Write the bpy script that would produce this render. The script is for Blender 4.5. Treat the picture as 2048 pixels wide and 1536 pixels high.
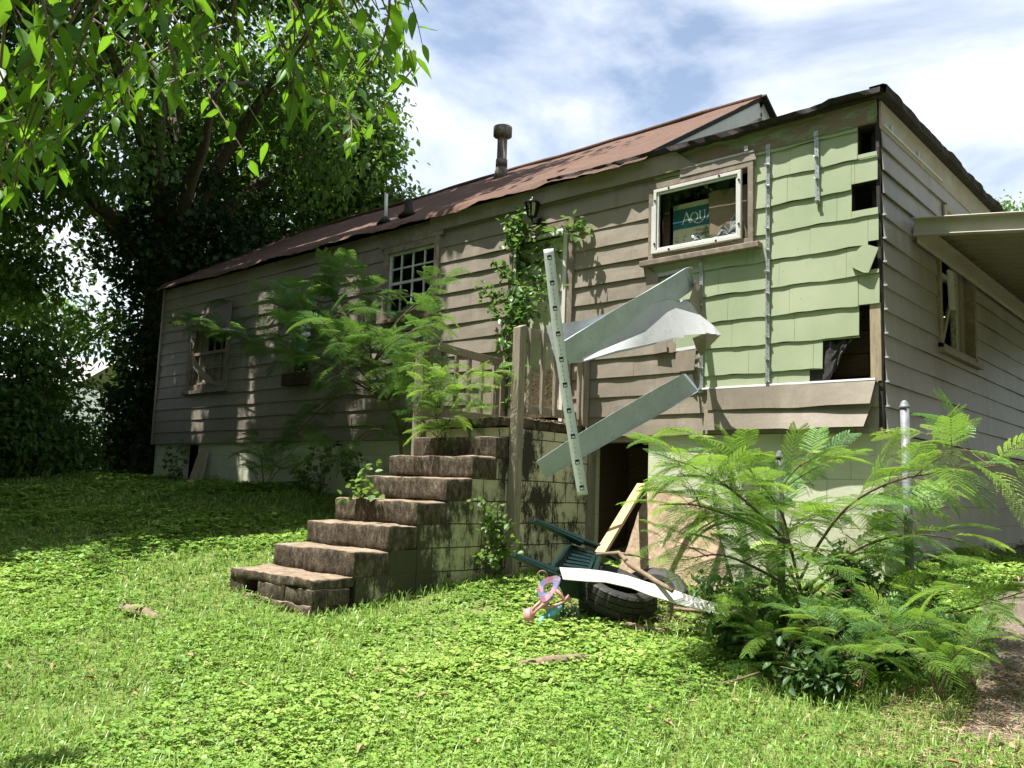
import bpy, math, random
import numpy as np
from mathutils import Vector, Matrix, noise as mnoise
random.seed(7); rng = np.random.default_rng(11)
for o in list(bpy.data.objects): bpy.data.objects.remove(o)
scene = bpy.context.scene
# ------------------------------------------------------------------ camera (solved from the siding courses: 0.2032 m each)
FPX = 1721.4
YAW, PIT, ROL = -0.7350, 0.1209, 0.0353
CAM = np.array([2.4538, -7.2929, -0.5733])
def _basis(y, p, r):
    f = np.array([math.sin(y)*math.cos(p), math.cos(y)*math.cos(p), math.sin(p)])
    rt = np.array([math.cos(y), -math.sin(y), 0.0]); up = np.cross(rt, f)
    return f, math.cos(r)*rt+math.sin(r)*up, -math.sin(r)*rt+math.cos(r)*up
FW, RT, UP = _basis(YAW, PIT, ROL)
cd = bpy.data.cameras.new('camera'); cam = bpy.data.objects.new('camera', cd)
scene.collection.objects.link(cam)
M = Matrix(((RT[0], UP[0], -FW[0], CAM[0]), (RT[1], UP[1], -FW[1], CAM[1]), (RT[2], UP[2], -FW[2], CAM[2]), (0, 0, 0, 1)))
cam.matrix_world = M
cd.sensor_width = 36; cd.lens = FPX/2048*36; cd.clip_start = 0.05; cd.clip_end = 2000
scene.camera = cam
# ------------------------------------------------------------------ light
SUN = Vector((-0.75, -1.0, 3.4)).normalized()
EL = math.asin(SUN.z); AZ = math.atan2(SUN.x, SUN.y)
sd = bpy.data.lights.new('sun', 'SUN'); sd.energy = 5.0; sd.angle = math.radians(0.5); sd.color = (1.0, 0.955, 0.88)
so = bpy.data.objects.new('sun', sd); scene.collection.objects.link(so)
so.rotation_euler = SUN.to_track_quat('Z', 'Y').to_euler(); so.location = (0, 0, 30)
w = bpy.data.worlds.new('World'); scene.world = w; w.use_nodes = True
nt = w.node_tree; nt.nodes.clear()
def NN(t, k, **kw):
    n = t.nodes.new(k)
    for a, b in kw.items(): setattr(n, a, b)
    return n
sky = NN(nt, 'ShaderNodeTexSky', sky_type='NISHITA'); sky.sun_disc = False
sky.sun_elevation = EL; sky.sun_rotation = AZ; sky.air_density = 1.0; sky.dust_density = 1.2; sky.ozone_density = 1.5
bg = NN(nt, 'ShaderNodeBackground'); bg.inputs[1].default_value = 0.06
wo = NN(nt, 'ShaderNodeOutputWorld')
tc = NN(nt, 'ShaderNodeTexCoord'); sx = NN(nt, 'ShaderNodeSeparateXYZ'); nt.links.new(tc.outputs['Generated'], sx.inputs[0])
mx = NN(nt, 'ShaderNodeMath', operation='MAXIMUM'); nt.links.new(sx.outputs['Z'], mx.inputs[0]); mx.inputs[1].default_value = 0.0
ad = NN(nt, 'ShaderNodeMath', operation='ADD'); nt.links.new(mx.outputs[0], ad.inputs[0]); ad.inputs[1].default_value = 0.22
dv = NN(nt, 'ShaderNodeVectorMath', operation='DIVIDE'); nt.links.new(tc.outputs['Generated'], dv.inputs[0])
cb = NN(nt, 'ShaderNodeCombineXYZ')
for i in range(3): nt.links.new(ad.outputs[0], cb.inputs[i])
nt.links.new(cb.outputs[0], dv.inputs[1])
mp = NN(nt, 'ShaderNodeMapping'); mp.inputs['Location'].default_value = (2.15, 1.75, 0.3); mp.inputs['Scale'].default_value = (1.0, 1.0, 1.0)
nt.links.new(dv.outputs[0], mp.inputs['Vector'])
n1 = NN(nt, 'ShaderNodeTexNoise'); n1.inputs['Scale'].default_value = 1.5; n1.inputs['Detail'].default_value = 10; n1.inputs['Roughness'].default_value = 0.56; n1.inputs['Distortion'].default_value = 0.35
nt.links.new(mp.outputs[0], n1.inputs['Vector'])
r1 = NN(nt, 'ShaderNodeValToRGB'); r1.color_ramp.elements[0].position = 0.40; r1.color_ramp.elements[1].position = 0.58
nt.links.new(n1.outputs['Fac'], r1.inputs[0])
n2 = NN(nt, 'ShaderNodeTexNoise'); n2.inputs['Scale'].default_value = 3.4; n2.inputs['Detail'].default_value = 9; n2.inputs['Roughness'].default_value = 0.6
nt.links.new(mp.outputs[0], n2.inputs['Vector'])
r2 = NN(nt, 'ShaderNodeValToRGB'); r2.color_ramp.elements[0].position = 0.3; r2.color_ramp.elements[1].position = 0.66
r2.color_ramp.elements[0].color = (6.6, 7.2, 8.4, 1); r2.color_ramp.elements[1].color = (9.0, 9.3, 10.0, 1)
nt.links.new(n2.outputs['Fac'], r2.inputs[0])
mixs = NN(nt, 'ShaderNodeMix', data_type='RGBA'); nt.links.new(r1.outputs[0], mixs.inputs[0])
gm = NN(nt, 'ShaderNodeMix', data_type='RGBA', blend_type='MULTIPLY'); gm.inputs[0].default_value = 1.0
nt.links.new(sky.outputs[0], gm.inputs[6]); gm.inputs[7].default_value = (2.0, 1.75, 1.5, 1)
nt.links.new(gm.outputs[2], mixs.inputs[6]); nt.links.new(r2.outputs[0], mixs.inputs[7])
nt.links.new(mixs.outputs[2], bg.inputs[0]); nt.links.new(bg.outputs[0], wo.inputs[0])
scene.render.engine = 'CYCLES'
scene.view_settings.view_transform = 'Standard'; scene.view_settings.look = 'None'
scene.view_settings.exposure = 1.28; scene.view_settings.gamma = 1.0
scene.cycles.max_bounces = 8; scene.cycles.transmission_bounces = 4; scene.cycles.transparent_max_bounces = 6
# ------------------------------------------------------------------ pixel <-> place (reads the photograph's 2048x1536 pixels at a known plane or depth)
def ray(x, y): return FW+RT*(x-1024)/FPX-UP*(y-768)/FPX
def D(x, y, d): return CAM+ray(x, y)*d
def P(x, y, ax, v):
    d = ray(x, y); return CAM+d*((v-CAM[ax])/d[ax])
def FR(x, y, out=0.0): return P(x, y, 1, -out)          # on the front wall
# ------------------------------------------------------------------ materials
MATS = {}
def new_mat(name):
    m = bpy.data.materials.new(name); m.use_nodes = True; t = m.node_tree
    return m, t, t.nodes['Principled BSDF']
def ramp(t, stops, src=None):
    r = NN(t, 'ShaderNodeValToRGB'); e = r.color_ramp.elements
    while len(e) < len(stops): e.new(0.5)
    for i, (p, c) in enumerate(stops):
        e[i].position = p; e[i].color = (*c, 1) if len(c) == 3 else c
    if src is not None: t.links.new(src, r.inputs[0])
    return r.outputs[0]
def nz(t, scale, detail=5, rough=0.55, vec=None, stretch=None, dist=0.0):
    c = NN(t, 'ShaderNodeTexCoord'); v = c.outputs['Object']
    if vec is not None: v = vec
    if stretch:
        mpn = NN(t, 'ShaderNodeMapping'); mpn.inputs['Scale'].default_value = stretch
        t.links.new(v, mpn.inputs['Vector']); v = mpn.outputs[0]
    n = NN(t, 'ShaderNodeTexNoise'); n.inputs['Scale'].default_value = scale; n.inputs['Detail'].default_value = detail
    n.inputs['Roughness'].default_value = rough; n.inputs['Distortion'].default_value = dist
    t.links.new(v, n.inputs['Vector']); return n.outputs['Fac']
def mixc(t, fac, a, b, mode='MIX'):
    m = NN(t, 'ShaderNodeMix', data_type='RGBA', blend_type=mode)
    for s, v in ((0, fac), (6, a), (7, b)):
        if isinstance(v, (int, float)): m.inputs[s].default_value = v
        elif isinstance(v, tuple): m.inputs[s].default_value = (*v, 1)
        else: t.links.new(v, m.inputs[s])
    return m.outputs[2]
def bump(t, b, h, strength=0.3, dist=0.01):
    n = NN(t, 'ShaderNodeBump'); n.inputs['Strength'].default_value = strength; n.inputs['Distance'].default_value = dist
    t.links.new(h, n.inputs['Height']); t.links.new(n.outputs[0], b.inputs['Normal'])
def simple(name, col, rough=0.6, var=0.25, scale=6, metal=0.0, dirt=None, dirt_amt=(0.5, 0.75), bstr=0.15, bscale=40, stretch=None, spec=0.4):
    m, t, b = new_mat(name)
    f = nz(t, scale, 6, 0.6, stretch=stretch)
    lo = tuple(c*(1-var) for c in col); hi = tuple(min(1, c*(1+var)) for c in col)
    c = ramp(t, [(0.3, lo), (0.7, hi)], f)
    if dirt:
        g = nz(t, scale*2.7, 8, 0.65, stretch=stretch)
        c = mixc(t, ramp(t, [(dirt_amt[0], (0, 0, 0)), (dirt_amt[1], (1, 1, 1))], g), c, dirt)
    t.links.new(c, b.inputs['Base Color']); b.inputs['Roughness'].default_value = rough; b.inputs['Metallic'].default_value = metal
    b.inputs['Specular IOR Level'].default_value = spec
    if bstr: bump(t, b, nz(t, bscale, 4, 0.6, stretch=stretch), bstr, 0.004)
    MATS[name] = m; return m
def siding_mat(name, col, chalk):
    m, t, b = new_mat(name)
    big = nz(t, 0.9, 3, 0.5); st = nz(t, 5, 6, 0.65, stretch=(1, 1, 0.25)); fine = nz(t, 60, 3, 0.5)
    c = ramp(t, [(0.35, tuple(x*0.86 for x in col)), (0.65, tuple(x*1.1 for x in col))], big)
    c = mixc(t, ramp(t, [(0.5, (0, 0, 0)), (0.78, (0.45,)*3)], st), c, chalk)
    c = mixc(t, ramp(t, [(0.54, (0, 0, 0)), (0.76, (0.6,)*3)], nz(t, 9, 9, 0.75, stretch=(1, 1, 0.16))), c, tuple(x*0.5 for x in col))
    c = mixc(t, ramp(t, [(0.72, (0, 0, 0)), (0.76, (0.8,)*3)], nz(t, 26, 3, 0.5)), c, tuple(x*0.62 for x in col))
    t.links.new(c, b.inputs['Base Color']); b.inputs['Roughness'].default_value = 0.5; b.inputs['Specular IOR Level'].default_value = 0.35
    bump(t, b, nz(t, 7, 3, 0.5), 0.25, 0.02)
    MATS[name] = m; return m
siding_mat('siding_paint', (0.235, 0.204, 0.165), (0.37, 0.325, 0.27))
siding_mat('siding_grey', (0.27, 0.25, 0.235), (0.40, 0.38, 0.37))
simple('trim_brown', (0.19, 0.155, 0.12), 0.6, 0.25, 5, dirt=(0.34, 0.3, 0.24))
simple('panel_back', (0.40, 0.445, 0.50), 0.42, 0.12, 5, dirt=(0.28, 0.30, 0.27), dirt_amt=(0.56, 0.75), bstr=0.5, bscale=7)
simple('panel_white', (0.45, 0.46, 0.48), 0.4, 0.08, 5, dirt=(0.33, 0.32, 0.29), dirt_amt=(0.58, 0.75), bstr=0.4, bscale=7)
simple('galv', (0.5, 0.52, 0.54), 0.4, 0.22, 18, metal=0.75, dirt=(0.25, 0.26, 0.27), dirt_amt=(0.55, 0.8))
simple('sunlit_metal', (0.62, 0.64, 0.68), 0.45, 0.08, 14, metal=0.1, dirt=(0.4, 0.41, 0.43), dirt_amt=(0.6, 0.85))  # metal colour raised to white to stand for sunlight on the hanging strip
simple('galv_pole', (0.17, 0.185, 0.20), 0.6, 0.3, 22, metal=0.15, dirt=(0.2, 0.22, 0.23), dirt_amt=(0.5, 0.75))
simple('white_paint', (0.58, 0.58, 0.56), 0.5, 0.07, 4, dirt=(0.4, 0.36, 0.3), dirt_amt=(0.62, 0.85))
simple('sash_white', (0.50, 0.52, 0.49), 0.7, 0.15, 9, dirt=(0.25, 0.22, 0.18), dirt_amt=(0.55, 0.66), bstr=0.3)
simple('peeling_white', (0.34, 0.35, 0.31), 0.7, 0.15, 9, dirt=(0.2, 0.17, 0.13), dirt_amt=(0.5, 0.62), bstr=0.4)
simple('black', (0.008, 0.008, 0.008), 0.9, 0.3, 10, bstr=0)
simple('tar_paper', (0.022, 0.02, 0.019), 0.75, 0.5, 14, dirt=(0.10, 0.09, 0.085), dirt_amt=(0.58, 0.75), bstr=0.5, bscale=25)
simple('old_wood', (0.34, 0.28, 0.19), 0.8, 0.25, 8, dirt=(0.14, 0.10, 0.06), dirt_amt=(0.55, 0.75), stretch=(6, 6, 0.6), bstr=0.35, bscale=30)
simple('grey_wood', (0.25, 0.215, 0.165), 0.85, 0.3, 7, dirt=(0.09, 0.075, 0.055), dirt_amt=(0.52, 0.72), stretch=(8, 8, 0.5), bstr=0.5, bscale=30)
simple('new_wood', (0.42, 0.31, 0.17), 0.7, 0.15, 8, dirt=(0.42, 0.27, 0.12), dirt_amt=(0.5, 0.8), stretch=(6, 6, 0.8), bstr=0.2)
simple('dark_wood_and_shade', (0.06, 0.035, 0.02), 0.85, 0.4, 9, stretch=(1, 6, 6), bstr=0.4)  # dark wood, also stands for the shade inside the crawl space
simple('lantern_black', (0.012, 0.012, 0.013), 0.35, 0.3, 12, bstr=0.1)
simple('green_plastic', (0.004, 0.022, 0.024), 0.38, 0.15, 5, dirt=(0.07, 0.11, 0.1), dirt_amt=(0.6, 0.85), bstr=0.05)
simple('pink_plastic', (0.52, 0.25, 0.25), 0.45, 0.12, 12, dirt=(0.5, 0.3, 0.25), dirt_amt=(0.6, 0.85), bstr=0.05)
simple('blue_plastic', (0.16, 0.46, 0.60), 0.45, 0.15, 12, dirt=(0.3, 0.4, 0.45), dirt_amt=(0.6, 0.85), bstr=0.05)
simple('cloth_dark', (0.05, 0.07, 0.09), 0.9, 0.4, 30, dirt=(0.35, 0.33, 0.3), dirt_amt=(0.55, 0.65))
simple('bark', (0.10, 0.08, 0.06), 0.95, 0.45, 9, dirt=(0.03, 0.025, 0.02), stretch=(2, 2, 0.5), bstr=0.8, bscale=18)
simple('ivy_bark', (0.03, 0.03, 0.02), 0.95, 0.4, 9, bstr=0.8, bscale=18)
simple('dead_wood', (0.21, 0.155, 0.11), 0.9, 0.3, 11, dirt=(0.12, 0.085, 0.06), dirt_amt=(0.5, 0.7), bstr=0.6, bscale=35)
simple('twig_green', (0.16, 0.17, 0.07), 0.8, 0.3, 12, bstr=0.2)
simple('twig_brown', (0.12, 0.085, 0.055), 0.85, 0.3, 12, bstr=0.3)
simple('cardboard', (0.20, 0.155, 0.10), 0.85, 0.1, 3, dirt=(0.13, 0.10, 0.07), dirt_amt=(0.5, 0.9), bstr=0.1)
simple('box_teal', (0.014, 0.10, 0.12), 0.6, 0.15, 5, dirt=(0.06, 0.16, 0.17), dirt_amt=(0.55, 0.9), bstr=0)
simple('box_cream', (0.40, 0.42, 0.27), 0.6, 0.06, 5, dirt=(0.3, 0.31, 0.2), dirt_amt=(0.6, 0.9), bstr=0)
simple('print_white', (0.62, 0.62, 0.50), 0.6, 0.03, 5, bstr=0)
simple('print_dark', (0.03, 0.05, 0.045), 0.6, 0.1, 5, bstr=0)
simple('curtain', (0.26, 0.25, 0.19), 0.9, 0.2, 12, dirt=(0.12, 0.11, 0.08), dirt_amt=(0.5, 0.8), stretch=(6, 6, 0.5))
simple('carport_metal', (0.23, 0.23, 0.155), 0.45, 0.1, 3, dirt=(0.3, 0.29, 0.2), dirt_amt=(0.55, 0.85), bstr=0.05)
simple('carport_edge', (0.36, 0.34, 0.29), 0.35, 0.1, 6, dirt=(0.36, 0.34, 0.28), dirt_amt=(0.55, 0.8), bstr=0.05)
simple('roof_tar', (0.025, 0.021, 0.018), 0.95, 0.5, 20, dirt=(0.12, 0.09, 0.07), dirt_amt=(0.6, 0.75), bstr=0.8, bscale=40)
simple('rusty_pipe', (0.12, 0.10, 0.075), 0.75, 0.35, 7, dirt=(0.32, 0.3, 0.26), dirt_amt=(0.5, 0.7), stretch=(1, 1, 0.4))
simple('fiberboard', (0.25, 0.185, 0.125), 0.95, 0.3, 14, dirt=(0.38, 0.29, 0.2), dirt_amt=(0.5, 0.7), bstr=0.9, bscale=70)
simple('stucco_green', (0.40, 0.43, 0.31), 0.7, 0.12, 6, dirt=(0.28, 0.3, 0.2), dirt_amt=(0.5, 0.8))
simple('peeled_board', (0.36, 0.30, 0.21), 0.9, 0.3, 14, dirt=(0.12, 0.09, 0.06), dirt_amt=(0.5, 0.6), bstr=0.7)
simple('neighbor_white', (0.75, 0.76, 0.78), 0.6, 0.04, 3, bstr=0)
simple('neighbor_roof', (0.3, 0.29, 0.28), 0.9, 0.2, 8, bstr=0.3)
simple('fallen_leaf', (0.30, 0.20, 0.11), 0.8, 0.4, 20, bstr=0)
simple('orange_bit', (0.75, 0.30, 0.12), 0.7, 0.2, 20, bstr=0)
def rubber():
    m, t, b = new_mat('rubber')
    c = ramp(t, [(0.3, (0.010, 0.010, 0.010)), (0.7, (0.028, 0.026, 0.024))], nz(t, 9, 6, 0.6))
    t.links.new(c, b.inputs['Base Color']); b.inputs['Roughness'].default_value = 0.7
    bump(t, b, nz(t, 60, 3), 0.2, 0.003); MATS['rubber'] = m
rubber()
def frieze():
    m, t, b = new_mat('frieze_paint')
    c = ramp(t, [(0.40, (0.20, 0.125, 0.085)), (0.5, (0.17, 0.14, 0.09)), (0.56, (0.19, 0.235, 0.14)), (0.66, (0.22, 0.26, 0.16)), (0.72, (0.13, 0.07, 0.05))], nz(t, 4, 9, 0.7, stretch=(0.6, 0.6, 2.2), dist=0.6))
    t.links.new(c, b.inputs['Base Color']); b.inputs['Roughness'].default_value = 0.8
    bump(t, b, nz(t, 30, 5, 0.7), 0.5, 0.006); MATS['frieze_paint'] = m
    m, t, b = new_mat('frieze_side')
    c = ramp(t, [(0.42, (0.36, 0.27, 0.23)), (0.55, (0.33, 0.33, 0.28)), (0.66, (0.42, 0.36, 0.32))], nz(t, 5, 9, 0.7, dist=0.6))
    t.links.new(c, b.inputs['Base Color']); b.inputs['Roughness'].default_value = 0.8
    bump(t, b, nz(t, 30, 5, 0.7), 0.4, 0.006); MATS['frieze_side'] = m
frieze()
def shingle_green():
    m, t, b = new_mat('shingle_green')
    big = nz(t, 1.3, 4, 0.55)
    c = ramp(t, [(0.3, (0.25, 0.31, 0.185)), (0.7, (0.34, 0.38, 0.255))], big)
    c = mixc(t, ramp(t, [(0.5, (0, 0, 0)), (0.8, (0.5,)*3)], nz(t, 7, 8, 0.7, stretch=(1, 1, 0.2))), c, (0.31, 0.385, 0.24))
    c = mixc(t, ramp(t, [(0.70, (0, 0, 0)), (0.74, (0.7,)*3)], nz(t, 19, 4, 0.6)), c, (0.26, 0.28, 0.17))
    vo = NN(t, 'ShaderNodeTexVoronoi'); vo.inputs['Scale'].default_value = 7.5; co = NN(t, 'ShaderNodeTexCoord'); t.links.new(co.outputs['Object'], vo.inputs['Vector'])
    c = mixc(t, ramp(t, [(0.028, (0.85,)*3), (0.045, (0, 0, 0))], vo.outputs['Distance']), c, (0.10, 0.07, 0.04))
    c = mixc(t, ramp(t, [(0.60, (0, 0, 0)), (0.8, (0.55,)*3)], nz(t, 3.1, 9, 0.7, stretch=(1.6, 1.6, 0.35))), c, (0.22, 0.20, 0.13))
    t.links.new(c, b.inputs['Base Color']); b.inputs['Roughness'].default_value = 0.75
    bump(t, b, nz(t, 16, 6, 0.65, stretch=(6, 6, 0.7), dist=0.8), 0.22, 0.006); MATS['shingle_green'] = m
shingle_green()
def block_mat(name, base, mort, moss, moss_rng, moss_top=False, bstr=0.5, stain=None):
    m, t, b = new_mat(name)
    c0 = NN(t, 'ShaderNodeTexCoord'); s = NN(t, 'ShaderNodeSeparateXYZ'); t.links.new(c0.outputs['Object'], s.inputs[0])
    a = NN(t, 'ShaderNodeMath', operation='ADD'); t.links.new(s.outputs[0], a.inputs[0]); t.links.new(s.outputs[1], a.inputs[1])
    cb = NN(t, 'ShaderNodeCombineXYZ'); t.links.new(a.outputs[0], cb.inputs[0]); t.links.new(s.outputs[2], cb.inputs[1])
    wb = NN(t, 'ShaderNodeVectorMath', operation='ADD'); t.links.new(cb.outputs[0], wb.inputs[0])
    n3 = NN(t, 'ShaderNodeTexNoise'); n3.inputs['Scale'].default_value = 3.0; t.links.new(c0.outputs['Object'], n3.inputs['Vector'])
    sc = NN(t, 'ShaderNodeVectorMath', operation='SCALE'); t.links.new(n3.outputs['Color'], sc.inputs[0]); sc.inputs['Scale'].default_value = 0.02
    t.links.new(sc.outputs[0], wb.inputs[1])
    br = NN(t, 'ShaderNodeTexBrick'); br.inputs['Scale'].default_value = 1.0
    br.inputs['Brick Width'].default_value = 0.405; br.inputs['Row Height'].default_value = 0.203
    br.inputs['Mortar Size'].default_value = 0.006; br.inputs['Mortar Smooth'].default_value = 0.5
    br.inputs['Color1'].default_value = (*base, 1); br.inputs['Color2'].default_value = (*[x*0.88 for x in base], 1); br.inputs['Mortar'].default_value = (*mort, 1)
    t.links.new(wb.outputs[0], br.inputs['Vector'])
    c = mixc(t, ramp(t, [(0.35, (0, 0, 0)), (0.8, (0.6,)*3)], nz(t, 2.3, 6, 0.6)), br.outputs['Color'], tuple(x*0.72 for x in base))
    if stain: c = mixc(t, ramp(t, [(0.45, (0, 0, 0)), (0.7, (0.8,)*3)], nz(t, 1.1, 6, 0.6)), c, stain)
    f = nz(t, 9, 12, 0.8, stretch=(1, 1, 0.5))
    f2 = nz(t, 1.2, 3, 0.5)
    ad = NN(t, 'ShaderNodeMath', operation='ADD'); t.links.new(f, ad.inputs[0]); t.links.new(f2, ad.inputs[1])
    md = NN(t, 'ShaderNodeMath', operation='MULTIPLY_ADD'); t.links.new(br.outputs['Fac'], md.inputs[0]); md.inputs[1].default_value = 0.16; t.links.new(ad.outputs[0], md.inputs[2])
    c = mixc(t, ramp(t, [(moss_rng[0], (0, 0, 0)), (moss_rng[1], (1, 1, 1))], md.outputs[0]) if moss_rng[1] <= 1 else ramp(t, [(min(1, moss_rng[0]/2), (0, 0, 0)), (min(1, moss_rng[1]/2), (1, 1, 1))], _half(t, md.outputs[0])), c, moss)
    t.links.new(c, b.inputs['Base Color']); b.inputs['Roughness'].default_value = 0.85
    h = NN(t, 'ShaderNodeMath', operation='SUBTRACT'); t.links.new(nz(t, 25, 6, 0.7), h.inputs[0]); t.links.new(br.outputs['Fac'], h.inputs[1])
    bump(t, b, h.outputs[0], bstr, 0.008); MATS[name] = m
def _half(t, s):
    n = NN(t, 'ShaderNodeMath', operation='MULTIPLY'); n.inputs[1].default_value = 0.5; t.links.new(s, n.inputs[0]); return n.outputs[0]
block_mat('block_painted', (0.60, 0.62, 0.46), (0.40, 0.42, 0.30), (0.24, 0.22, 0.13), (1.14, 1.4), stain=(0.52, 0.56, 0.41))
block_mat('block_side', (0.54, 0.52, 0.44), (0.3, 0.29, 0.24), (0.22, 0.2, 0.15), (1.25, 1.6))
block_mat('block_mossy', (0.66, 0.62, 0.44), (0.12, 0.1, 0.07), (0.035, 0.03, 0.018), (1.02, 1.14), bstr=0.9)
block_mat('block_stair', (0.50, 0.48, 0.31), (0.08, 0.07, 0.05), (0.045, 0.043, 0.022), (0.87, 1.02), bstr=0.9)
def concrete_stained():
    m, t, b = new_mat('concrete_stained')
    f = nz(t, 14, 12, 0.8, stretch=(1.5, 1.5, 0.7))
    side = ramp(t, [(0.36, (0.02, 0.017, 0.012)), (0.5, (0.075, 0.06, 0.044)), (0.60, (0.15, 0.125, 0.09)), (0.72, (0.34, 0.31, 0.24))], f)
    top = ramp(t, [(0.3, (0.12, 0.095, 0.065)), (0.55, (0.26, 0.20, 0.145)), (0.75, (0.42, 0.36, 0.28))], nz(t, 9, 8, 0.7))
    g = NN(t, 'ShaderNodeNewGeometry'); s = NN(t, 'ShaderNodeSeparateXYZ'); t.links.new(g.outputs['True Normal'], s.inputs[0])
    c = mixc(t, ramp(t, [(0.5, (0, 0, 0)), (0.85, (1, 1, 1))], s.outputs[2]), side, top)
    t.links.new(c, b.inputs['Base Color']); b.inputs['Roughness'].default_value = 0.95; b.inputs['Specular IOR Level'].default_value = 0.15
    bump(t, b, nz(t, 28, 8, 0.75), 1.0, 0.012); MATS['concrete_stained'] = m
concrete_stained()
def roof_mat():
    m, t, b = new_mat('roof_shingle')
    c0 = NN(t, 'ShaderNodeTexCoord'); s = NN(t, 'ShaderNodeSeparateXYZ'); t.links.new(c0.outputs['Object'], s.inputs[0])
    cb = NN(t, 'ShaderNodeCombineXYZ'); t.links.new(s.outputs[0], cb.inputs[0]); t.links.new(s.outputs[1], cb.inputs[1])
    br = NN(t, 'ShaderNodeTexBrick'); br.inputs['Brick Width'].default_value = 0.3; br.inputs['Row Height'].default_value = 0.115; br.inputs['Scale'].default_value = 1
    br.inputs['Mortar Size'].default_value = 0.006; br.inputs['Color1'].default_value = (0.135, 0.080, 0.060, 1); br.inputs['Color2'].default_value = (0.085, 0.052, 0.041, 1); br.inputs['Mortar'].default_value = (0.05, 0.03, 0.022, 1)
    t.links.new(cb.outputs[0], br.inputs['Vector'])
    c = mixc(t, ramp(t, [(0.4, (0, 0, 0)), (0.75, (0.7,)*3)], nz(t, 2.2, 8, 0.65)), br.outputs['Color'], (0.10, 0.065, 0.055))
    c = mixc(t, 0.35, c, ramp(t, [(0.3, (0.04, 0.028, 0.022)), (0.7, (0.27, 0.18, 0.14))], nz(t, 120, 2)))
    t.links.new(c, b.inputs['Base Color']); b.inputs['Roughness'].default_value = 0.95; b.inputs['Specular IOR Level'].default_value = 0.1
    h = NN(t, 'ShaderNodeMath', operation='SUBTRACT'); t.links.new(nz(t, 60, 3, 0.7), h.inputs[0]); t.links.new(br.outputs['Fac'], h.inputs[1])
    bump(t, b, h.outputs[0], 0.6, 0.01); MATS['roof_shingle'] = m
roof_mat()
def leaf_mat(name, stops, trans=0.4, tcol=(0.35, 0.6, 0.08), rough=0.5, gloss=0.06):
    m = bpy.data.materials.new(name); m.use_nodes = True; t = m.node_tree; t.nodes.clear()
    at = NN(t, 'ShaderNodeAttribute', attribute_name='rnd')
    c = ramp(t, stops, at.outputs['Fac'])
    d = NN(t, 'ShaderNodeBsdfDiffuse'); t.links.new(c, d.inputs[0])
    tr = NN(t, 'ShaderNodeBsdfTranslucent'); t.links.new(mixc(t, 0.55, c, tcol), tr.inputs[0])
    mxn = NN(t, 'ShaderNodeMixShader'); mxn.inputs[0].default_value = trans; t.links.new(d.outputs[0], mxn.inputs[1]); t.links.new(tr.outputs[0], mxn.inputs[2])
    g = NN(t, 'ShaderNodeBsdfGlossy'); g.inputs['Roughness'].default_value = rough; g.inputs[0].default_value = (0.35, 0.42, 0.38, 1)
    m2 = NN(t, 'ShaderNodeMixShader'); m2.inputs[0].default_value = gloss; t.links.new(mxn.outputs[0], m2.inputs[1]); t.links.new(g.outputs[0], m2.inputs[2])
    o = NN(t, 'ShaderNodeOutputMaterial'); t.links.new(m2.outputs[0], o.inputs[0]); MATS[name] = m
leaf_mat('leaf_tree', [(0.0, (0.04, 0.085, 0.02)), (0.6, (0.085, 0.16, 0.035)), (1.0, (0.16, 0.25, 0.05))], 0.38, (0.22, 0.40, 0.05))
leaf_mat('leaf_ivy', [(0.0, (0.02, 0.045, 0.02)), (1.0, (0.05, 0.09, 0.03))], 0.15, (0.06, 0.12, 0.02))
leaf_mat('leaf_bright', [(0.0, (0.05, 0.10, 0.02)), (1.0, (0.14, 0.23, 0.04))], 0.4, (0.25, 0.45, 0.05))
leaf_mat('leaf_near', [(0.0, (0.02, 0.06, 0.012)), (0.6, (0.05, 0.12, 0.018)), (1.0, (0.13, 0.26, 0.025))], 0.5, (0.30, 0.62, 0.02), 0.4, 0.05)
leaf_mat('leaf_mimosa', [(0.0, (0.05, 0.13, 0.04)), (0.6, (0.13, 0.26, 0.055)), (1.0, (0.30, 0.44, 0.07))], 0.38, (0.42, 0.66, 0.07), 0.4, 0.05)
leaf_mat('leaf_mimosa_shaded', [(0.0, (0.035, 0.10, 0.035)), (0.6, (0.085, 0.19, 0.045)), (1.0, (0.20, 0.32, 0.055))], 0.32, (0.26, 0.45, 0.06), 0.4, 0.05)  # darker copy of the mimosa leaf colour, standing in for dense shade
leaf_mat('leaf_dark', [(0.0, (0.03, 0.07, 0.02)), (1.0, (0.07, 0.14, 0.03))], 0.3, (0.12, 0.25, 0.03))
leaf_mat('leaf_vine', [(0.0, (0.03, 0.08, 0.02)), (1.0, (0.12, 0.22, 0.05))], 0.35, (0.25, 0.45, 0.05), 0.35, 0.06)
leaf_mat('leaf_cover', [(0.0, (0.08, 0.17, 0.035)), (0.5, (0.20, 0.35, 0.06)), (0.92, (0.36, 0.48, 0.12)), (1.0, (0.40, 0.38, 0.12))], 0.35, (0.32, 0.52, 0.07), 0.45, 0.05)
leaf_mat('grass_blade', [(0.0, (0.13, 0.24, 0.045)), (0.9, (0.30, 0.43, 0.10)), (1.0, (0.40, 0.36, 0.16))], 0.35, (0.32, 0.5, 0.08), 0.4, 0.06)
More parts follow.
